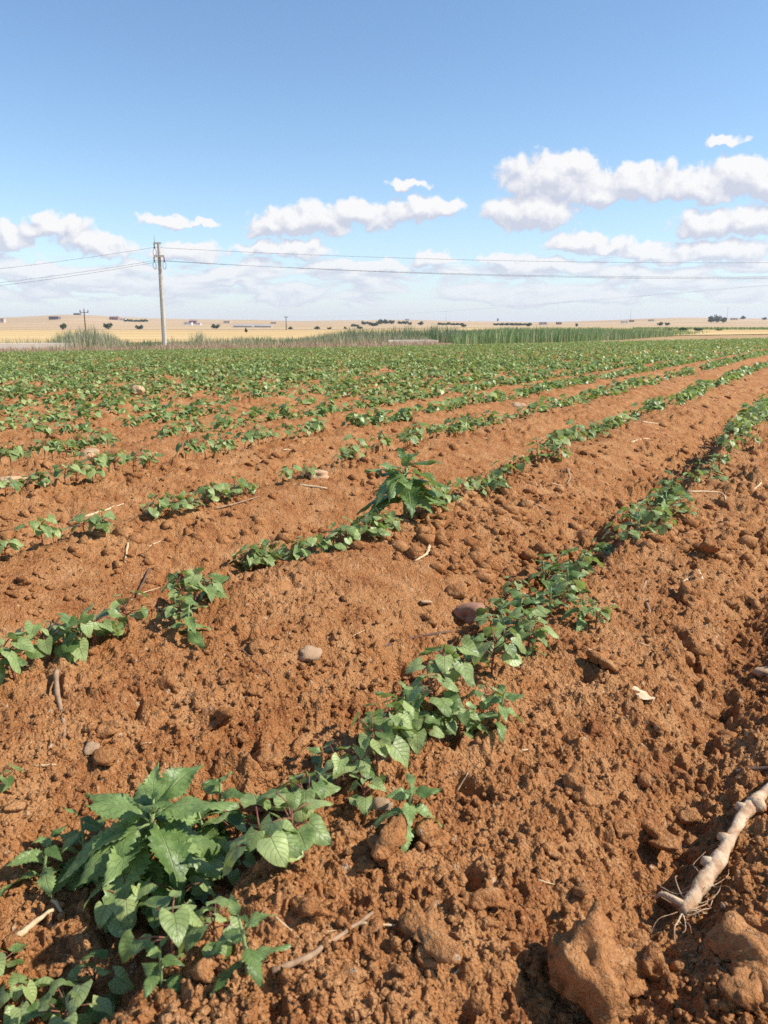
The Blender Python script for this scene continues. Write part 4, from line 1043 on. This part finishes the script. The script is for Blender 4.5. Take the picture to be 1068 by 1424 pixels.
for (px, w_px, lab) in ((338, 26, 'long grey farm shed on the plain, left one'), (366, 24, 'long grey farm shed on the plain, right one')):
    x, y, z = far_ground(px, 900.0); w = w_px*900/K; o = bpy.data.objects.new('farm_shed', None); COL.objects.link(o); o.location = (x, y, z); tag(o, lab, 'shed', 'grey farm sheds')
    link('wall', mesh('wall', *box(0, 0, .6, w, 8, 2.2), M_hw[0], False), o)
    link('roof', mesh('roof', [(-w/2-.3, -4.6, 1.7), (w/2+.3, -4.6, 1.7), (w/2+.3, 4.6, 1.7), (-w/2-.3, 4.6, 1.7), (-w/2-.3, 0, 2.9), (w/2+.3, 0, 2.9)], [(0, 1, 5, 4), (2, 3, 4, 5), (0, 4, 3), (1, 2, 5), (3, 2, 1, 0)], M_shed, False), o)
M_tree = island_ramp('tree_leaves', [(0.075, 0.105, 0.060), (0.10, 0.14, 0.075), (0.06, 0.088, 0.052), (0.12, 0.155, 0.085)])
M_bark = plain('bark', (0.10, 0.07, 0.05), (0.16, 0.11, 0.08), 3)
def tree(px, D, w_px, h_px, label, name='far_tree', group='far trees on the plain'):
    x, y, z = far_ground(px, D); w, h = w_px*D/K, h_px*D/K
    r = bpy.data.objects.new(name, None); COL.objects.link(r); r.location = (x, y, z); tag(r, label, 'tree' if name == 'far_tree' else 'bush', group)
    tw = max(.05, h*.03)
    lim = [([(0, 0, -.3), (0, 0, h*.25), (w*.03, 0, h*.55)], [tw, tw*.8, tw*.4])] + [([(0, 0, h*.2), (w*.2*math.cos(a), w*.2*math.sin(a), h*.5)], [tw*.5, tw*.25]) for a in (0.3, 2.2, 4.4)]
    link('trunk', mesh('trunk', *join([tube(p, q, 6) for p, q in lim]), M_bark), r)
    n = 420; r_ = np.random.default_rng(int(px*7+D)); c = r_.normal(size=(n, 3)); c /= np.linalg.norm(c, axis=1)[:, None]
    lob = 1 + .22*np.sin(c[:, 0]*4+px) + .2*np.sin(c[:, 2]*5+c[:, 1]*3+px); c = c*(r_.random(n)**.4*lob)[:, None]*np.array([w*.5, w*.5, h*.42]) + np.array([0, 0, h*.58])
    c[:, 2] = np.maximum(c[:, 2], h*.05) + h*.10*np.sin(c[:, 0]/w*7+px); s = max(w, h)*.09
    a = r_.normal(size=(n, 3)); b_ = r_.normal(size=(n, 3)); V = np.stack([c+a*s*.6, c+b_*s*.6, c-a*s*.6, c-b_*s*.6], 1).reshape(-1, 3)
    link('crown', mesh('crown', V, np.arange(n*4).reshape(n, 4), M_tree, False), r)
TREES = [(88, 620, 9, 8, 'round dark tree above the left reeds'), (150, 640, 11, 8.5, 'round dark tree between left reeds and concrete pole'), (193.5, 640, 9, 5, 'low dark bush tree just left of the concrete pole'), (300, 700, 10, 6, 'dark round tree left of the grey sheds'),
         (441, 640, 9, 3.4, 'small dark tree on the plain, left of centre'), (404, 640, 7, 3, 'tiny dark tree left of the small dark tree'), (458, 650, 6, 2.6, 'tiny low tree right of the small dark tree'), (480, 660, 5, 2.6, 'tiny tree left of the dark wood above the reeds'), (500, 640, 7, 3.2, 'small tree left end of the dark wood above the reeds'),
         (735, 900, 7, 5, 'dark tree above the maize, left of the pale house'), (802, 800, 3, 5, 'lone upright dark tree above the maize'), (918, 900, 8, 4.6, 'dark tree on the right plain, left of a pair'), (928, 900, 6, 4.2, 'dark tree on the right plain, right of a pair'), (645, 800, 7, 3.6, 'dark tree left of the maize above the reeds'),
         (989, 1250, 10, 8, 'blue green tree, leftmost of the right clump'), (997, 1250, 10, 10, 'blue green tree, tallest of the right clump'), (1006, 1250, 9, 7, 'blue green tree, rightmost of the right clump'), (1032, 1900, 8, 4, 'dark tree on the right skyline'), (1062, 1800, 6, 3.4, 'dark tree on the skyline at the right edge'), (692, 2500, 2.5, 4, 'tiny tree on the skyline right of centre')]
for t in TREES: tree(*t)
for i in range(11): tree(496+i*8.6+random.uniform(-4, 4), 1150+random.uniform(-180, 120), random.uniform(5, 12), random.uniform(2.2, 5.5)*(1.35 if i in (4, 5) else 1), 'dark tree in the line of wood above the reed bed', group='trees in the line above the reed bed')
for i in range(8): tree(176+i*4.0, 1450, random.uniform(5, 7), random.uniform(2.2, 3.4), 'small dark tree in the row right of the white farmhouse', group='trees in the row by the farmhouse')
for i in range(7): tree(690+i*7.5, 1100, random.uniform(7, 10), random.uniform(2, 3), 'low tree in the hedge left of the pale house', group='trees of the hedge above the maize')
for i in range(6): tree(612+i*6.0, 1100, random.uniform(6, 9), random.uniform(2, 3.4), 'low tree in the hedge right of the long wood', group='trees of the hedge above the reeds')
for (px, D, w, h, lab) in ((124, 76, 5, 7, 'dark green bush at the foot of the thin dark pole'), (277, 88, 8, 13, 'leafy bush among reeds right of the concrete pole'), (342, 300, 4, 6, 'small dark bush in the wheat right of the pole'), (950, 190, 13, 3.6, 'wide dark bush by the far track at right'), (972, 200, 10, 3, 'low dark bush right of the wide bush by the far track'),
                           (930, 185, 10, 3, 'low dark bush left of the wide bush by the far track'), (1000, 210, 11, 3, 'low dark bush at the right end of the far track')):
    tree(px, D, w, h, lab, 'far_bush', 'bushes beyond the crop')

# ------------------------------------------------------------------ air
def haze():
    m = bpy.data.materials.new('haze_air'); m.use_nodes = True; t = m.node_tree; t.nodes.clear()
    v = t.nodes.new('ShaderNodeVolumePrincipled'); o = t.nodes.new('ShaderNodeOutputMaterial'); t.links.new(v.outputs[0], o.inputs['Volume'])
    v.inputs['Color'].default_value = (0.88, 0.92, 1.0, 1); v.inputs['Density'].default_value = 1.1e-4; v.inputs['Anisotropy'].default_value = 0.2
    ob = link('haze', mesh('haze', *box(0, 0, 29, 7400, 7400, 66), m, False))
    tag(ob, 'thin pale summer haze over the plain', 'haze', kind='stuff')
haze()
